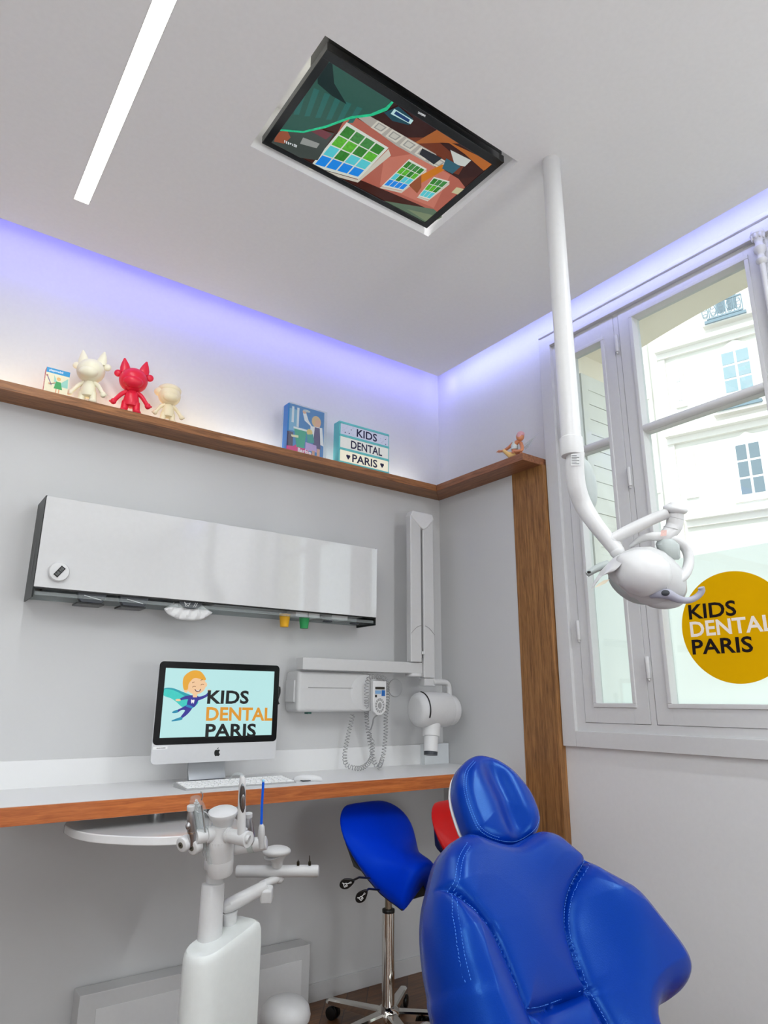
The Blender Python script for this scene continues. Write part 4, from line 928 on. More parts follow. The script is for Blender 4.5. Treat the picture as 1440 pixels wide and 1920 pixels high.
b = MB(); b.tube([(-.338, -.22+.0845*math.cos(t), 1.237+.0872*math.sin(t)) for t in [math.radians(95+5*k) for k in range(23)]], .0032, 8); b.build('dark_slot', BLACK, xr)
b = MB(); b.loft([[(xx, -.20+.075*k_*math.cos(t), 1.235+.078*k_*math.sin(t)) for t in [2*PI*k/32 for k in range(32)]] for xx, k_ in ((-.166, .98), (-.15, 1.02), (-.148, 1.02))]); b.build('dark_ring', DGREY, xr)
b = MB(); b.loft([[(xx, -.19+.075*k_*math.cos(t), 1.235+.078*k_*math.sin(t)) for t in [2*PI*k/32 for k in range(32)]] for xx, k_ in ((-.148, 1), (-.10, .98), (-.088, .85), (-.085, .6))]); b.build('rotation_joint', PLAST, xr)
pa, pb2 = D(812, 1362, 3.23), D(816, 1400, 3.13)
cA, cB = Vector((-.272, -.23, 1.17)), Vector((-.292, -.245, 1.038))
b = MB(); b.tube([cA, cA+(cB-cA)*.45, cA+(cB-cA)*.47, cB], [.046, .043, .036, .035], 28); b.build('cone', PLAST, xr)
b = MB(); b.tube([cB, cB+(cB-cA).normalized()*.016], [.0345, .0335], 28); b.build('cone_tip', DGREY, xr)

# handset on its coiled cord
hs_ = thing('control_handset', (-.565, -.15, 1.3), 'white x-ray control handset with round keypad hanging on a coiled cord', 'handset')
Y_ = -.148
hp = [at(x, y, 1, Y_) for x, y in ((699, 1277), (721, 1279))]
x0, x1, zt, zb = at(697, 1300, 1, Y_).x, at(722, 1300, 1, Y_).x, at(708, 1277, 1, Y_).z, at(708, 1341, 1, Y_).z
b = MB(); o_ = [(x0, zt), (x1, zt), (x1, zb+.06), (x1-.004, zb+.02), ((x0+x1)/2+.014, zb), ((x0+x1)/2-.014, zb), (x0+.004, zb+.02), (x0, zb+.06)]
b.prism([(x, Y_-.012, z) for x, z in o_], (0, .026, 0)); b.build('body', PLAST, hs_, bevel=.004)
cxh = (x0+x1)/2; yf = Y_-.0125
b = MB(); b.box((x0+.012, yf-.0008, zt-.04), (x1-.012, yf, zt-.028)); b.build('display', mat('lcd_dark', (50, 46, 40), .3), hs_)
b = MB(); b.box((x0+.012, yf-.0008, zt-.062), (cxh+.006, yf, zt-.045)); b.build('key_group', mat('pale_blue_keys', (120, 160, 200), .5), hs_)
b = MB(); b.box((cxh+.010, yf-.0009, zt-.072), (x1-.010, yf, zt-.044)); b.build('blue_key', mat('blue_keys', (30, 96, 170), .5), hs_)
b = MB(); b.box((x0+.012, yf-.0009, zt-.078), (x0+.022, yf, zt-.066)); b.build('black_key', BLACK, hs_)
zc_ = zb+.046
for k in range(14):
    a0 = 2*PI*k/14; b = MB(); rad = (.018, .028)
    pts = [(cxh+r*math.cos(a), yf-.0008, zc_+r*1.25*math.sin(a)) for r, a in ((rad[0], a0), (rad[1], a0), (rad[1], a0+.3), (rad[0], a0+.3))]
    b.prism(pts, (0, .001, 0)); b.build('key', mat('grey_keys', (150, 150, 150), .5), hs_, smooth=0)
b = MB(); b.loft([[(cxh+.011*math.cos(t), y, zc_+.016*math.sin(t)) for t in [2*PI*k/20 for k in range(20)]] for y in (yf, yf-.0012)]); b.build('key_pad_centre', mat('grey_keys'), hs_)
def coil(path, R0, rt, turns_per_m, name, m, parent):
    P_ = smoothpath(path, 14); 
    q = MB(); out = []; s_ = 0; u = Vector((0, -1, 0))
    for i in range(len(P_)-1):
        d_ = P_[i+1]-P_[i]; ln = d_.length; t = d_.normalized(); n = max(2, int(ln*turns_per_m*9))
        for j in range(n):
            u = (u-t*u.dot(t)).normalized(); v = t.cross(u); a = 2*PI*turns_per_m*(s_+ln*j/n); out.append(P_[i]+d_*j/n+(u*math.cos(a)+v*math.sin(a))*R0)
        s_ += ln
    q.tube(out, rt, 6); return q.build(name, m, parent)
CORD = mat('cord_grey', (150, 150, 150), .45)
g5 = lambda x, y, Y=-.075: at(630+x/6, 1220+y/6, 1, Y)
coil([g5(190, 715, -.09), g5(160, 850), g5(125, 1010), g5(100, 1150), g5(110, 1270, -.10), g5(180, 1315, -.125), g5(280, 1320, -.125), g5(360, 1270, -.11), g5(405, 1180), g5(410, 1040), g5(390, 1000), g5(360, 900), g5(345, 740), g5(345, 560, -.15), g5(345, 400, -.15), g5(375, 310, -.15), g5(450, 290, -.15), g5(540, 310, -.14), g5(575, 400, -.12), g5(580, 560, -.09), g5(560, 760), g5(560, 920), g5(545, 1080), g5(520, 1220), g5(480, 1305, -.12), g5(430, 1250, -.10), g5(400, 1120), g5(375, 1000), g5(385, 900)], .0105, .0016, 66, 'coiled_cord', CORD, hs_)
b = MB(); b.tube(smoothpath([Vector((cxh-.004, Y_, zb)), g5(425, 760, -.13), g5(410, 830, -.1), g5(390, 890, -.08)], 5), .0035, 8); b.build('strain_relief', CORD, hs_)
bp_ = thing('blanking_plate', (-.329, -.002, 1.345), 'flat round white cover plate on the wall right of the handset', 'cover plate')
b = MB(); b.lathe([(.045, 0), (.045, .003), (.042, .0045), (0, .0045)], basis((-.329, 0, 1.345), (1, 0, 0), (0, 0, 1), (0, -1, 0)), 40); b.build('plate', WALL, bp_)
b = MB(); b.tube([(-.329+.0455*math.cos(t), -.001, 1.345+.0455*math.sin(t)) for t in [2*PI*k/48 for k in range(49)]], .0011, 6, caps=False); b.build('rim', mat('seam_grey'), bp_)
b = MB(); ck = thing('cable_cover', (-.1, -.03, .957), 'small square white cable cover on the worktop in the corner under the x-ray head', 'cover'); b.box((-.17, -.05, ZD), (-.003, -.013, 1.06), bev=.002); b.build('box', mat('pale_cover', (214, 218, 220), .4), ck)

# ================================================================== DENTAL DELIVERY COLUMN
U_ = 1.97
def Q(x, y, d=0): return D(x, y, U_+d)
def qr(px): return px*U_/FOC
du = thing('instrument_column', (Q(395, 1760).x, Q(395, 1760).y, 0), 'white dental instrument column with suction hoses on a rounded pedestal', 'dental unit')
ax_ = Vector((.93, .37, 0)).normalized(); nx = Vector((-ax_.y, ax_.x, 0))
nose = at(362, 1790, 2, .59); nose = Vector((nose.x, nose.y, 0))
b = MB(); plan = []
Wd = .062
nc = nose+ax_*Wd*.75
for k in range(13):
    t = PI/2+PI*k/12; plan.append(nc+ax_*(Wd*math.cos(t))+nx*(Wd*math.sin(t)))
plan += [nc+ax_*.10-nx*(Wd+.004), nc+ax_*.17-nx*(Wd-.004), nc+ax_*.185-nx*(Wd-.03), nc+ax_*.185+nx*(Wd-.03), nc+ax_*.16+nx*Wd]
def topz(p): return .59+.045*max(0, min(1, (p-nose).dot(ax_)/.2))-.0*0
rings = []
for f_ in (0, .5, .9, .965, .99, 1.0):
    sc2 = 1 if f_ < .95 else (.985 if f_ < .98 else (.95 if f_ < 1 else .88))
    cc_ = sum(plan, Vector())/len(plan)
    rings.append([Vector((cc_.x+(p.x-cc_.x)*sc2, cc_.y+(p.y-cc_.y)*sc2, topz(p)*f_)) for p in plan])
b.loft(rings); b.build('pedestal', mat('unit_white', (226, 230, 228), .3), du, smooth=35)
colx = at(393, 1758, 2, .605)
b = MB(); cxy = Vector((colx.x, colx.y, 0)); zt_ = Q(402, 1648).z
b.cyl((colx.x, colx.y, .56), (colx.x, colx.y, Q(400, 1665).z), qr(23.5), qr(21.5), seg=36, bev=.004); b.build('column', PLAST, du)
cz1 = Q(400, 1665).z
b = MB(); b.cyl((colx.x+.004, colx.y, cz1), (colx.x+.006, colx.y, cz1+.045), qr(17), seg=30); b.cyl((colx.x+.006, colx.y, cz1+.035), (colx.x+.008, colx.y, cz1+.07), qr(24), seg=30, bev=.004); b.build('neck', PLASTG, du)
hd = Q(418, 1600)
b = MB(); b.cyl(Q(413, 1638), Q(413, 1607), qr(23), qr(25), seg=30, bev=.004); b.cyl(Q(413, 1608), Q(413, 1570), qr(25), qr(26), seg=30); b.build('swivel', PLAST, du)
b = MB(); b.tube([Q(413, 1582), Q(413, 1570), Q(414, 1556), Q(415, 1545)], [qr(26), qr(26), qr(20), qr(19)], 26); b.build('hub', PLAST, du)
b = MB(); 
rg = []
for (y, rx, rd) in ((1548, 17, .022), (1538, 20, .03), (1530, 25, .038), (1524, 27.5, .042), (1521, 27, .042), (1519, 24, .038)):
    c_ = Q(418, y); rg.append([c_+CR*(qr(rx)*math.cos(t))+CF*(rd*math.sin(t))-CU*0 for t in [2*PI*k/30 for k in range(30)]])
b.loft(rg); b.build('top_cap', PLAST, du)
b = MB(); b.cyl(Q(411, 1562), Q(385, 1566, -.03), qr(14.5), seg=24); b.cyl(Q(385, 1566, -.03), Q(366, 1570, -.05), qr(13), seg=24); b.build('left_arm', PLAST, du)
b = MB(); b.cyl(Q(428, 1566, -.02), Q(465, 1574, -.06), qr(12), qr(13), seg=24); b.cyl(Q(462, 1573, -.058), Q(466, 1574, -.062), qr(14), seg=24); b.cyl(Q(427, 1566, -.02), Q(431, 1567, -.024), qr(13.5)); b.build('front_arm', PLAST, du)
b = MB(); b.cyl(Q(462, 1572, -.064), Q(467, 1574, -.066), qr(7), seg=20); b.build('front_button', PLASTG, du)
b = MB(); b.cyl(Q(425, 1592, .03), Q(500, 1580, .03), qr(12.5), qr(12.5), seg=24, bev=.004); b.build('right_arm', PLAST, du)
b = MB(); b.cyl(Q(465, 1586, .028), Q(475, 1584, .028), qr(13.5), qr(13.5), seg=24); b.build('right_clamp', COOLGREY, du)
# twin rollers at the left
for (x, y) in ((346, 1581), (366, 1586)):
    b = MB(); c_ = Q(x, y, -.05 if x < 350 else -.045); dr = (CR*-.5-CF*.85).normalized(); b.cyl(c_-dr*.014, c_+dr*.014, qr(13.5), seg=26, bev=.005); ro = b.build('roller', PLAST, du)
    b = MB(); b.cyl(c_+dr*.0135, c_+dr*.0155, qr(5.5), seg=18); b.build('roller_cap', mat('bronze_disc', (110, 106, 92), .4, metal=.6), ro)
    b = MB(); b.cyl(c_+dr*.015, c_+dr*.0162, qr(1.8), seg=12); b.build('roller_screw', BLACK, ro)
# suction handpieces
def handpiece(x, y0, y1, d, nm):
    q = MB(); yy = lambda f: y0+(y1-y0)*f
    q.tube([Q(x, yy(0), d), Q(x, yy(.07), d), Q(x, yy(.1), d), Q(x+.5, yy(.25), d), Q(x+1, yy(.5), d), Q(x+3, yy(.7), d), Q(x+3, yy(1), d)], [qr(6.5), qr(6.5), qr(5), qr(7.5), qr(9.2), qr(8.5), qr(6.5)], 20); hpo = q.build(nm, STEEL, du)
    q = MB(); q.cyl(Q(x, yy(-.02), d), Q(x, yy(.10), d), qr(7.2), seg=20, bev=.001); q.build('cap', PLASTG, hpo)
    q = MB(); q.ball(Q(x-5, yy(.5), d-.012), (qr(5), .008, qr(7))); q.build('slider', STEEL, hpo)
    q = MB(); q.cyl(Q(x+2, yy(.62), d), Q(x+2, yy(.66), d), qr(9), seg=20); q.build('ring', CHROME, hpo)
handpiece(358, 1512, 1585, -.05, 'suction_handle'); handpiece(466, 1526, 1590, .02, 'suction_handle')
# air-water syringe in the front holder
b = MB(); b.tube(smoothpath([Q(453, 1566, -.05), Q(453, 1540, -.05), Q(453.5, 1500, -.05), Q(454.5, 1468, -.05), Q(454, 1455, -.05)], 4), lerplist([qr(8), qr(7.6), qr(7), qr(6), qr(4)], 4), 20); sy = b.build('syringe', PLAST, du)
b = MB(); b.tube(smoothpath([Q(454, 1456, -.05), Q(448, 1451, -.05), Q(437, 1453, -.05), Q(430, 1464, -.05)], 6), lerplist([qr(4), qr(3), qr(2), qr(1)], 6), 12); b.build('nozzle', CLEAR, sy)
b = MB(); Mx = basis(Q(454.5, 1497, -.0595), CR, CU); b.ball((0, 0, 0), (qr(5.8), qr(27), .004), Mx); b.build('chrome_inlay', mat('inlay_steel', (130, 134, 138), .2, metal=.9), sy)
b = MB(); Mx = basis(Q(456, 1503, -.063), CR, CU); b.ball((0, 0, 0), (qr(4), qr(13), .003), Mx); b.build('keypad', STEEL, sy)
# plastic wrapped bundle of hoses
b = MB()
for k in range(5):
    o_ = (k-2)*3.4
    b.tube(smoothpath([Q(368+o_*.7, 1500+abs(k-2)*5, -.03), Q(372+o_, 1520, -.03+.004*k), Q(378+o_*.8, 1555, -.03), Q(386+o_*.8, 1590, -.02), Q(392+o_*.8, 1612, -.01)], 5), lerplist([qr(2.5), qr(3), qr(2.4), qr(3.2), qr(2.8)], 5), 8)
b.build('wrapped_hoses', WRAP, du)
b = MB(); random.seed(7); rg = []
for j in range(18):
    t = j/17; c_ = Q(366+t*28, 1494+t*125, -.035); ww = qr(8+5*math.sin(t*5.5)); rg.append([c_+CR*(ww*(1+.3*random.random())*math.cos(a))+CF*(ww*(.8+.5*random.random())*math.sin(a)) for a in [2*PI*k/12 for k in range(12)]])
b.loft(rg); b.build('plastic_sleeve', CLEAR, du)
b = MB(); b.tube(smoothpath([Q(378, 1500, -.05), Q(380, 1490, -.05), Q(376.5, 1484, -.05)], 4), qr(1.3), 8); b.tube([Q(378, 1510, -.05), Q(388, 1586, -.04)], qr(1.6), 8); b.tube(smoothpath([Q(366, 1518, -.04), Q(372, 1523, -.04), Q(384, 1522, -.04), Q(392, 1530, -.04)], 4), qr(1.2), 6); b.build('steel_tips', STEEL, du)
# blue saliva ejector
se = thing('saliva_ejector', Q(490, 1585, .0), 'thin bright blue straw standing in the small right holder of the instrument column', 'suction tube')
b = MB(); b.tube([Q(490, 1548), Q(491, 1510), Q(493, 1478), Q(493.5, 1467)], [qr(2.4)]*4, 12); b.build('straw', mat('blue_straw', (4, 92, 220), .3), se)
b = MB(); b.ball(Q(493.6, 1464), qr(2.6), seg=12, rings=8); b.build('straw_tip', mat('pale_blue_tip', (140, 200, 235), .3), se)
b = MB(); b.tube([Q(490, 1590), Q(490.5, 1565), Q(490.5, 1550), Q(490, 1545)], [qr(4.5), qr(6.5), qr(5.5), qr(3)], 16); b.tube([Q(484, 1572), Q(486, 1555)], qr(1.5), 8); b.build('valve', PLASTG, se)
# second arm reaching back to the assistant's holder
b = MB(); b.cyl(Q(430, 1738, .08), Q(430, 1708, .08), qr(13), qr(16), seg=26); b.cyl(Q(430, 1742, .08), Q(430, 1735, .08), qr(18), qr(15), seg=26, bev=.003)
b.build('arm_base', PLAST, du)
b = MB(); b.tube([Q(421, 1702, .08), Q(430, 1697, .08), Q(487, 1668, .14), Q(500, 1660, .15)], [qr(13), qr(16), qr(15), qr(12)], 22, flat=.85); b.build('swing_arm', PLAST, du)
b = MB(); c_ = Q(500, 1677, .14); b.box((-qr(12), -qr(14), -.02), (qr(12), qr(14), .02), basis(c_, CR, CU), bev=.008, seg=3); b.build('arm_elbow', PLAST, du)
b = MB(); b.tube([Q(488, 1662, .15), Q(508, 1652, .18), Q(524, 1645, .2)], [qr(9), qr(8), qr(8)], 18); b.ball(Q(524, 1648, .2), qr(9)); b.build('upper_swing_arm', PLAST, du)
b = MB(); b.tube([Q(518, 1650, .2), Q(519, 1635, .2), Q(519, 1618, .2)], [qr(9), qr(7), qr(7)], 16); b.build('holder_stem', PLAST, du)
b = MB(); b.cyl(Q(442, 1634, .2), Q(598, 1633, .2), qr(11.5), seg=26, bev=.006); b.build('holder_bar', PLASTG, du)
b = MB(); b.tube([Q(519, 1624, .2), Q(520, 1614, .2), Q(520, 1606, .2), Q(518, 1599, .2)], [qr(11), qr(12), qr(18), qr(26)], 26, flat=1.0); b.ball(Q(519, 1596, .2), (qr(29), qr(29), qr(11))); b.build('holder_cup', PLASTG, du)
for x, h in ((559, 10), (580.5, 18)):
    b = MB(); b.cyl(Q(x, 1622, .2), Q(x, 1616, .2), qr(3), seg=12); b.tube([Q(x, 1617, .2), Q(x, 1622-h, .2)], [qr(1.3), qr(.7)], 8); b.build('coupling', mat('brass_black', (60, 54, 40), .3, metal=.8), du)

# low white box on the floor by the wall
bx = thing('service_box', (-1.35, -.09, 0), 'low white service box standing on the floor against the wall below the desk', 'box')
b = MB(); b.box((-1.80, -.10, 0), (-.86, -.014, .262), bev=.004); b.build('cover', PLASTG, bx)
b = MB(); b.box((-1.74, -.103, .02), (-.9, -.0995, .21), bev=.002); b.build('front_panel', PLAST, bx)
pw = thing('pedal_bin', (-1.02, -.42, 0), 'rounded white pedal bin on the floor beside the pedestal', 'bin')
pc = at(532, 1905, 2, .12); 
zz0 = .0
pcx, pcy = at(535, 1900, 2, .16).x, at(535, 1900, 2, .16).y
def ovr(r, z, k=1.0): return [(pcx+r*math.cos(t), pcy+r*k*math.sin(t), z) for t in [2*PI*i/36 for i in range(36)]]
b = MB(); b.loft([ovr(.07, 0), ovr(.075, .01), ovr(.078, .13)]); b.build('body', PLASTG, pw)
b = MB(); b.loft([ovr(.078, .132), ovr(.09, .138), ovr(.094, .155), ovr(.088, .18), ovr(.07, .2), ovr(.04, .212), ovr(.01, .215)]); b.build('lid', PLAST, pw)
b = MB(); dd = Vector((-.6, -.75, 0)).normalized(); b.ball(Vector((pcx, pcy, .05))+dd*.085, (.05, .05, .035)); b.build('pedal', PLAST, pw)

# ================================================================== SADDLE STOOLS
def stool(name, label, base, fdir, seatz, m, scale=1.0, legrot=0.0):
    B0 = Vector((base[0], base[1], 0)); f = Vector((*fdir, 0)).normalized(); s_ = Vector((-f.y, f.x, 0)); up = Vector((0, 0, 1))
    t = thing(name, B0, label, 'stool', 'saddle stools beside the dental chair')
    # seat: saddle surface. x forward, y sideways
    pit = math.radians(17)
    fx = (f*math.cos(pit)-up*math.sin(pit)); uz = (up*math.cos(pit)+f*math.sin(pit)); O = B0+up*seatz+f*.03
    P = lambda a, l, z: O+fx*(a*scale)+s_*(l*scale)+uz*(z*scale)
    st = [ # x, halfwidth, drop at the side, crest height
        (-.214, .02, .0, .070), (-.211, .055, .001, .076), (-.200, .092, .004, .084), (-.184, .124, .009, .086), (-.16, .155, .016, .082), (-.13, .178, .024, .072), (-.09, .190, .036, .054), (-.04, .176, .058, .032),
        (.02, .140, .092, .018), (.07, .118, .116, .016), (.11, .106, .128, .020), (.145, .100, .132, .022), (.166, .094, .130, .016), (.175, .086, .124, .006)]
    q = MB(); rings = []
    for (x, hw, dr, cr) in st:
        top = []; n = 22
        for k in range(n+1):
            u = -1+2*k/n; top.append((hw*math.sin(u*PI/2)*1.0, cr-dr*(1-math.cos(u*PI/2))**1.15))
        th = .034 if x > -.19 else .02
        bot = [(l*.80, z-th-(.008 if abs(l) < hw*.9 else 0)) for l, z in reversed(top)]
        rings.append([P(x-(.0 if i <= n else .006), l, z) for i, (l, z) in enumerate(top+bot)])
    q.loft(rings); o = q.build('seat', m, t, smooth=60, subsurf=1)
    q = MB(); rings = []
    for (x, hw, dr, cr) in st[3:-1]:
        n = 14; top = [(hw*.86*math.sin(u*PI/2), cr-.03-dr*.95*(1-math.cos(u*PI/2))**1.15) for u in [-1+2*k/n for k in range(n+1)]]
        bz_ = -.085 if x > -.1 else -.05
        rings.append([P(x, l, z) for l, z in top]+[P(x, hw*.5, bz_-.02), P(x, -hw*.5, bz_-.02)])
    q.loft(rings); q.build('seat_shell', BLACKM, t)
    q = MB(); q.box((-.07, -.05, -.12), (.09, .05, -.06), basis(O, fx, s_, uz), bev=.01); q.build('mechanism', BLACK, t)
    zt = seatz-.10
    q = MB(); q.cyl((B0.x, B0.y, .44), (B0.x, B0.y, zt+.02), .0145, seg=24); q.build('gas_lift', mat('warm_steel', (150, 138, 122), .25, metal=.9), t)
    q = MB(); q.cyl((B0.x, B0.y, .07), (B0.x, B0.y, .44), .0255, seg=32); cy2 = q.build('cylinder', CHROME, t)
    q = MB(); q.cyl((B0.x, B0.y, .435), (B0.x, B0.y, .45), .0262, seg=32, bev=.003); q.build('bush', BLACK, t)
    q = MB(); q.ball((B0.x, B0.y, .075), (.05, .05, .035)); q.build('base_hub', CHROME, t)
    for k in range(5):
        a = legrot+2*PI*k/5; d_ = Vector((math.cos(a), math.sin(a), 0)); n_ = Vector((-d_.y, d_.x, 0))
        q = MB(); rg = []
        for (r, w_, z0, z1) in ((.02, .024, .05, .09), (.10, .022, .055, .085), (.22, .019, .055, .078), (.285, .017, .055, .074), (.30, .012, .057, .070)):
            c_ = B0+d_*r; rg.append([c_+n_*w_+up*z0, c_+n_*w_+up*(z1-.006), c_+n_*(w_-.006)+up*z1, c_-n_*(w_-.006)+up*z1, c_-n_*w_+up*(z1-.006), c_-n_*w_+up*z0])
        q.loft(rg); lg = q.build('base_arm', CHROME, t)
        q = MB(); c_ = B0+d_*.27+up*.025
        for sg in (-1, 1): q.cyl(c_+n_*.006*sg, c_+n_*.022*sg, .025, seg=20, bev=.004)
        q.cyl(c_, c_+up*.035, .007, seg=10); q.build('castor', BLACK, lg)
    return t, P, (f, s_, up)
sb = (-.697, -.447)
t, P, _ = stool('saddle_stool', 'blue saddle stool with chrome cylinder and five arm chrome base', sb, (.16, -.985), .69, SEATB, 1.12, legrot=math.radians(184))
def h4(x, y): return (620+x/6, 1490+y/6)
sd_ = 2.52
for (cx, cy), (hx, hy), ang in (((175, 1000), (320, 930), 20), ((345, 1145), (425, 1060), 48)):
    q = MB(); a_ = math.radians(ang); ax = (CR*math.cos(a_)+CU*math.sin(a_)); ay = (-CR*math.sin(a_)+CU*math.cos(a_)); c_ = D(*h4(cx, cy), sd_); M2 = basis(c_, ax, ay)
    k_ = sd_/FOC
    q.loft([[(k_*(13*math.cos(w)+(3.5*math.cos(w)**2 if math.cos(w) > 0 else 0)), k_*9.5*math.sin(w)*(1-.28*max(0, math.cos(w))), z) for w in [2*PI*i/28 for i in range(28)]] for z in (-.004, .004)])
    vs = q.bm.verts[:]; bmesh.ops.transform(q.bm, matrix=M2, verts=vs)
    q.tube([D(*h4((cx+hx)/2, (cy+hy)/2), sd_), D(*h4(hx, hy), sd_+.03), D(*h4(hx+120, hy+10), sd_+.1)], .004, 8)
    lv = q.build('lever', BLACK, t, bevel=.0015)
    q = MB()
    for p0, p1 in (((-5, -5), (-5, 2)), ((-5, 2), (1, 2)), ((1, 2), (1, -5)), ((1, -5), (-5, -5)), ((1, 0), (8, 0)), ((-3, 2), (-6, 6)), ((-3, -2), (1, -2))): q.tube([M2@Vector((p0[0]*k_, p0[1]*k_*.8, .0048)), M2@Vector((p1[0]*k_, p1[1]*k_*.8, .0048))], k_*.7, 5)
    q.tube([M2@Vector((k_*(9+1.4*math.cos(w)), k_*1.4*math.sin(w), .0048)) for w in [2*PI*i/8 for i in range(9)]], k_*.4, 5, caps=False)
    q.build('pictogram', mat('slit_white'), lv)
rs = D(902, 1560, 2.62)
stool('saddle_stool', 'red saddle stool mostly hidden behind the blue chair headrest', (rs.x+.03, rs.y+.02), (.16, -.985), .735, SEATR, 1.12, legrot=.6)

# ================================================================== DENTAL CHAIR
LEAN = math.radians(62)
cu = Vector((1, 0, 0)); cv = Vector((0, math.cos(LEAN), math.sin(LEAN))); cn = Vector((0, -math.sin(LEAN), math.cos(LEAN)))
CO = D(940, 1567, 1.5)
def cuv(x, y, off=0.0):
    q_ = onplane(x, y, CO+cn*off, cn)-CO; return (q_.dot(cu), q_.dot(cv))
ch = thing('dental_chair', (CO.x, CO.y-.3, 0), 'bright blue leather dental chair with quilted backrest and oval headrest', 'dental chair')
def pad(outline, center, O, U, V, N_, thick, R, groove, gwidth, extra, name, m, parent, nth=420, nr=70, back=.0, seams=(), puffw=.05, puff=.02):
    OL = np.array([(p.x, p.y) for p in smoothpath([(x, y, 0) for x, y in outline], 10, True)])
    c = np.array(center); d = OL-c; ang = np.unwrap(np.arctan2(d[:, 1], d[:, 0])); rad = np.hypot(d[:, 0], d[:, 1])
    if ang[-1] < ang[0]: ang = ang[::-1]; rad = rad[::-1]
    th = np.linspace(0, 2*PI, nth, endpoint=False)
    base = ang[0]; aa = np.concatenate([ang-2*PI, ang, ang+2*PI]); rr = np.concatenate([rad]*3)
    o = np.argsort(aa); RB = np.interp(th+0*base, aa[o], rr[o])
    if th.max() > aa.max(): pass
    def segd(P_, poly, closed):
        A_ = np.array(poly); B_ = np.roll(A_, -1, 0) if closed else A_[1:]; A2 = A_ if closed else A_[:-1]
        best = np.full(len(P_), 9.)
        for a_, b_ in zip(A2, B_):
            ab = b_-a_; t = np.clip(((P_-a_)@ab)/(ab@ab+1e-12), 0, 1); best = np.minimum(best, np.hypot(*(P_-a_-t[:, None]*ab).T))
        return best
    ts = 1-(1-np.linspace(0, 1, nr))**1.6
    pts = np.array([c+np.stack([np.cos(th), np.sin(th)], 1)*(RB*t)[:, None] for t in ts[1:]]).reshape(-1, 2)
    pts = np.vstack([c[None], pts])
    OLs = np.array([c+np.array([math.cos(a), math.sin(a)])*r for a, r in zip(th[::2], RB[::2])])
    do = segd(pts, OLs, True)
    ds = np.full(len(pts), 9.)
    for s_ in seams: ds = np.minimum(ds, segd(pts, [(p.x, p.y) for p in smoothpath([(x, y, 0) for x, y in s_], 5)], False))
    k = np.clip(do/R, 0, 1); h = thick*np.sqrt(1-(1-k)**2)
    dm = np.minimum(ds, do); h += puff*(1-np.exp(-dm/puffw)); h -= groove*np.exp(-(ds/gwidth)**1.2)
    if extra is not None: h += extra(pts, do, ds)
    q = MB(); vs = [q.bm.verts.new(O+U*float(p[0])+V*float(p[1])+N_*float(z)) for p, z in zip(pts, h)]
    for k_ in range(nth): q.face((vs[0], vs[1+k_], vs[1+(k_+1) % nth]))
    for j in range(len(ts)-2):
        a0 = 1+j*nth; b0 = a0+nth
        for k_ in range(nth): q.face((vs[a0+k_], vs[b0+k_], vs[b0+(k_+1) % nth], vs[a0+(k_+1) % nth]))
    last = vs[1+(len(ts)-2)*nth:]
    for (sc, dz) in ((1.0, -.02), (.985, -back*.75), (.93, -back)):
        nw = [q.bm.verts.new(O+U*float(c[0]+(math.cos(th[k_])*RB[k_])*sc)+V*float(c[1]+(math.sin(th[k_])*RB[k_])*sc)+N_*dz) for k_ in range(nth)]
        for k_ in range(nth): q.face((last[k_], nw[k_], nw[(k_+1) % nth], last[(k_+1) % nth]))
        last = nw
    q.face(last)
    ob = q.build(name, m, parent, smooth=70)
    def surf(x, y):       # height of the finished surface at a point, for the stitches
        i = int(np.argmin((pts[:, 0]-x)**2+(pts[:, 1]-y)**2)); return float(h[i])
    return ob, surf, OLs
def c8(x, y): return (560+x*.5139, 1400+y*.5139)
Rpx = [(1012, 1557), (1030, 1553), (1053, 1560), (1079, 1582), (1107, 1611), (1141, 1639), (1177, 1667), (1213, 1708), (1249, 1755), (1272, 1796), (1282, 1832), (1279, 1857), (1264, 1873), (1243, 1888), (1231, 1914)]
Lpx = [(870, 1577), (852, 1578), (830, 1592), (812, 1620), (799, 1668), (790, 1710), (788, 1760), (793, 1820), (802, 1870)]
Ruv = [cuv(*p, .03) for p in Rpx]; Luv = [cuv(*p, -.035) for p in Lpx]
uc = (Ruv[0][0]+Luv[0][0])/2
0 and print('R', [(round(a-uc, 3), round(b, 3)) for a, b in Ruv]); print('L', [(round(uc-a, 3), round(b, 3)) for a, b in Luv])
low = [(Ruv[-1][0]-.012, Ruv[-1][1]-.05), (Ruv[-1][0]-.06, Ruv[-1][1]-.12)]
lowL = []
lowL = [(Luv[-1][0]+.05, low[-1][1]), (Luv[-1][0]-.002, low[-1][1]+.05), (Luv[-1][0]-.006, Luv[-1][1]-.04)]
outline = [(uc, -.022)]+Ruv+low+[(uc, low[-1][1]-.01)]+lowL+list(reversed(Luv))
sL = [cuv(*p, o_) for o_, p in zip((-.015, .01, .03, .04, .045, .045, .045, .045), (c8(466, 525), c8(540, 548), c8(620, 600), c8(700, 690), c8(755, 800), c8(800, 920), c8(822, 985), c8(850, 1080)))]
sR = [cuv(*p, .045) for p in (c8(1066, 410), c8(1025, 480), c8(1003, 560), c8(1003, 660), c8(1030, 770), c8(1070, 890), c8(1130, 1010), c8(1165, 1080))]
sB = [cuv(*p, .045) for p in (c8(818, 975), c8(900, 958), c8(990, 925), c8(1075, 888))]
def bolster(pts, do, ds):
    x = pts[:, 0]-uc; y = pts[:, 1]
    edge = .175-.03*np.clip(-(y+.12)/.2, 0, 1)
    side = 1/(1+np.exp(-(np.abs(x)-edge)/.03))
    return .05*side*np.clip(-(y+.04)/.12, 0, 1)*np.clip(do/.06, 0, 1)**.5+.006*np.sin(x*22)*np.cos(y*17)
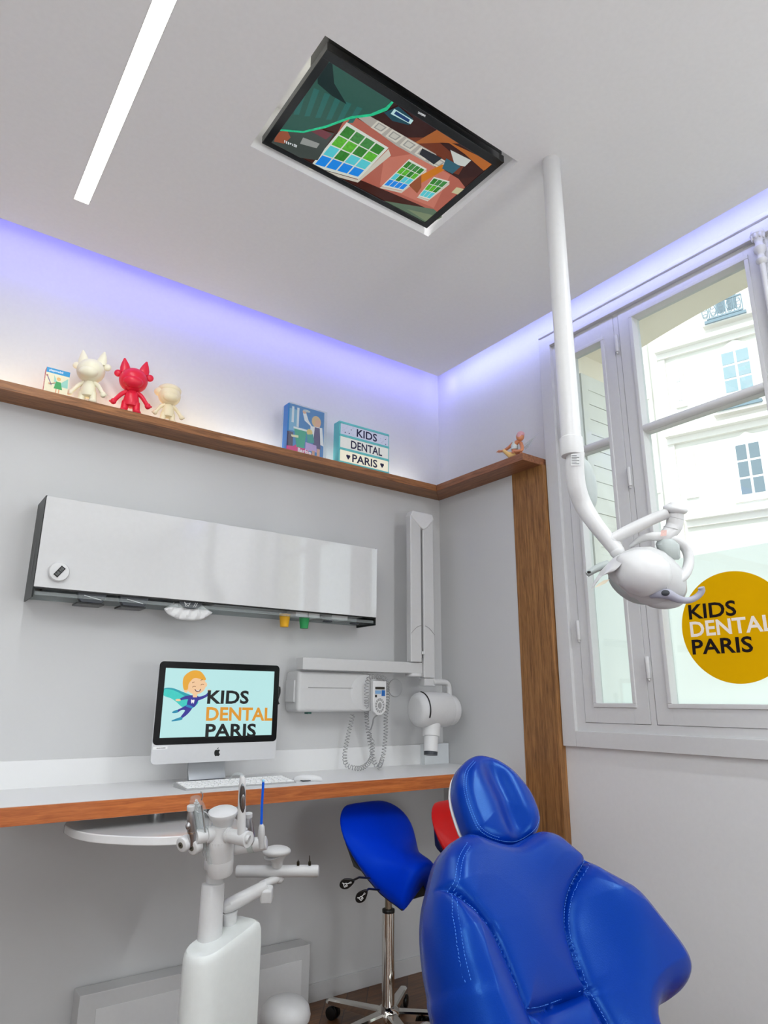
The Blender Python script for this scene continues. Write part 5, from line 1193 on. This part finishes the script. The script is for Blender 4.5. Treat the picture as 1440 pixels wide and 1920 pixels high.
bo, surf, OLs = pad(outline, (uc, -.24), CO, cu, cv, cn, .030, .036, .012, .007, bolster, 'backrest', LEATHER, ch, nth=480, nr=90, back=.06, seams=[sL, sR, sB], puffw=.026, puff=.02)
def stitches(paths, off, srf, O, U, V, N_, name, parent, step=.006, length=.0036):
    q = MB()
    for path in paths:
        P_ = [Vector((p[0], p[1], 0)) for p in path]; P_ = smoothpath(P_, 6)
        s_ = 0; nxt = 0
        for a_, b_ in zip(P_, P_[1:]):
            d_ = b_-a_; ln = d_.length
            if ln < 1e-6: continue
            d_.normalize(); n_ = Vector((-d_.y, d_.x, 0))
            while nxt < s_+ln:
                p0 = a_+d_*(nxt-s_)+n_*off; p1 = p0+d_*length
                q.tube([O+U*p.x+V*p.y+N_*(srf(p.x, p.y)+.0004) for p in (p0, p1)], .0006, 4); nxt += step
            s_ += ln
    return q.build(name, STITCH, parent)
stitches([sR], .006, surf, CO, cu, cv, cn, 'stitching', bo); stitches([sB], .006, surf, CO, cu, cv, cn, 'stitching', bo); stitches([sR[:5]], -.006, surf, CO, cu, cv, cn, 'stitching', bo); stitches([sL[1:]], -.006, surf, CO, cu, cv, cn, 'stitching', bo)
inset = lambda f: [(uc+(a-uc)*f, -.24+(b_+.24)*f) for a, b_ in list(reversed(Luv))[0:7]]
stitches([inset(.945)], 0, surf, CO, cu, cv, cn, 'stitching', bo); stitches([inset(.92)], 0, surf, CO, cu, cv, cn, 'stitching', bo)
q = MB(); 
ring = [(float(uc+(p[0]-uc)*.9), float(-.24+(p[1]+.24)*.93)) for p in OLs[::6]]
q.loft([[CO+cu*a+cv*b_-cn*z for a, b_ in ring] for z in (.055, .085)]); q.build('backrest_shell', PLAST, ch, bevel=.01)
# headrest
HO = D(930, 1520, 1.60); hl = math.radians(58); hv = Vector((.0, math.cos(hl), math.sin(hl))); yawh = math.radians(-6)
hn = Vector((-.10, -math.sin(hl), math.cos(hl))).normalized(); hu = hv.cross(hn).normalized(); hv = hn.cross(hu).normalized()
def huv(x, y): q_ = onplane(x, y, HO, hn)-HO; return (q_.dot(hu), q_.dot(hv))
Hpx = [(894, 1418), (874, 1427), (858, 1447), (853, 1477), (857, 1505), (867, 1537), (880, 1567), (900, 1583), (925, 1592), (945, 1594), (969, 1589), (993, 1576), (1006, 1560), (1010, 1541), (1005, 1517), (989, 1483), (961, 1450), (935, 1430), (916, 1421)]
Huv = [huv(*p) for p in Hpx]; hc_ = huv(931, 1508)
0 and print('H', [(round(a, 3), round(b, 3)) for a, b in Huv])
def scoop(pts, do, ds):
    dx = pts[:, 0]-hc_[0]-.012; dy = pts[:, 1]-hc_[1]; return -.030*np.exp(-(dx/.036)**2)*np.exp(-((dy)/.10)**4)+.004*np.cos(dx*40)*np.exp(-(dy/.08)**2)
ho, hsurf, HOL = pad(Huv, hc_, HO, hu, hv, hn, .026, .034, 0, .01, scoop, 'headrest', LEATHER, ch, nth=260, nr=60, back=.035, puffw=.05, puff=.022)
hp_ = [(hc_[0]+(a-hc_[0])*.90, hc_[1]+(b_-hc_[1])*.90) for a, b_ in Huv[1:14]]; stitches([hp_], 0, hsurf, HO, hu, hv, hn, 'stitching', ho, .005, .003); stitches([[(hc_[0]+(a-hc_[0])*.86, hc_[1]+(b_-hc_[1])*.86) for a, b_ in Huv[1:9]]], 0, hsurf, HO, hu, hv, hn, 'stitching', ho, .005, .003)
q = MB(); ring = [(float(p[0]), float(p[1])) for p in HOL[::4]]
cx_, cy_ = hc_
q.loft([[HO+hu*(cx_+(a-cx_)*k_)+hv*(cy_+(b_-cy_)*k_)-hn*z for a, b_ in ring] for k_, z in ((.96, .034), (.975, .037), (.96, .042), (.82, .055), (.5, .065))]); q.build('headrest_shell', PLAST, ch)
q = MB(); q.tube([HO-hn*.06-hv*.02, HO-hn*.08-hv*.12, CO-cn*.07-cv*.10], [.02, .02, .02], 14); q.build('headrest_post', STEEL, ch)
# seat, base outside the frame
zb_ = CO.z+low[-1][1]*math.sin(LEAN); yb_ = CO.y+low[-1][1]*math.cos(LEAN)
q = MB(); q.box((CO.x+uc-.25, yb_-.52, zb_-.12), (CO.x+uc+.25, yb_+.0, zb_-.01), bev=.04, seg=4); q.build('seat', LEATHER, ch)
q = MB(); q.box((CO.x+uc-.16, yb_-.42, .05), (CO.x+uc+.16, yb_-.02, zb_-.12), bev=.03, seg=3); q.box((CO.x+uc-.28, yb_-.6, 0), (CO.x+uc+.28, yb_+.15, .06), bev=.02, seg=3); q.build('base', PLAST, ch)
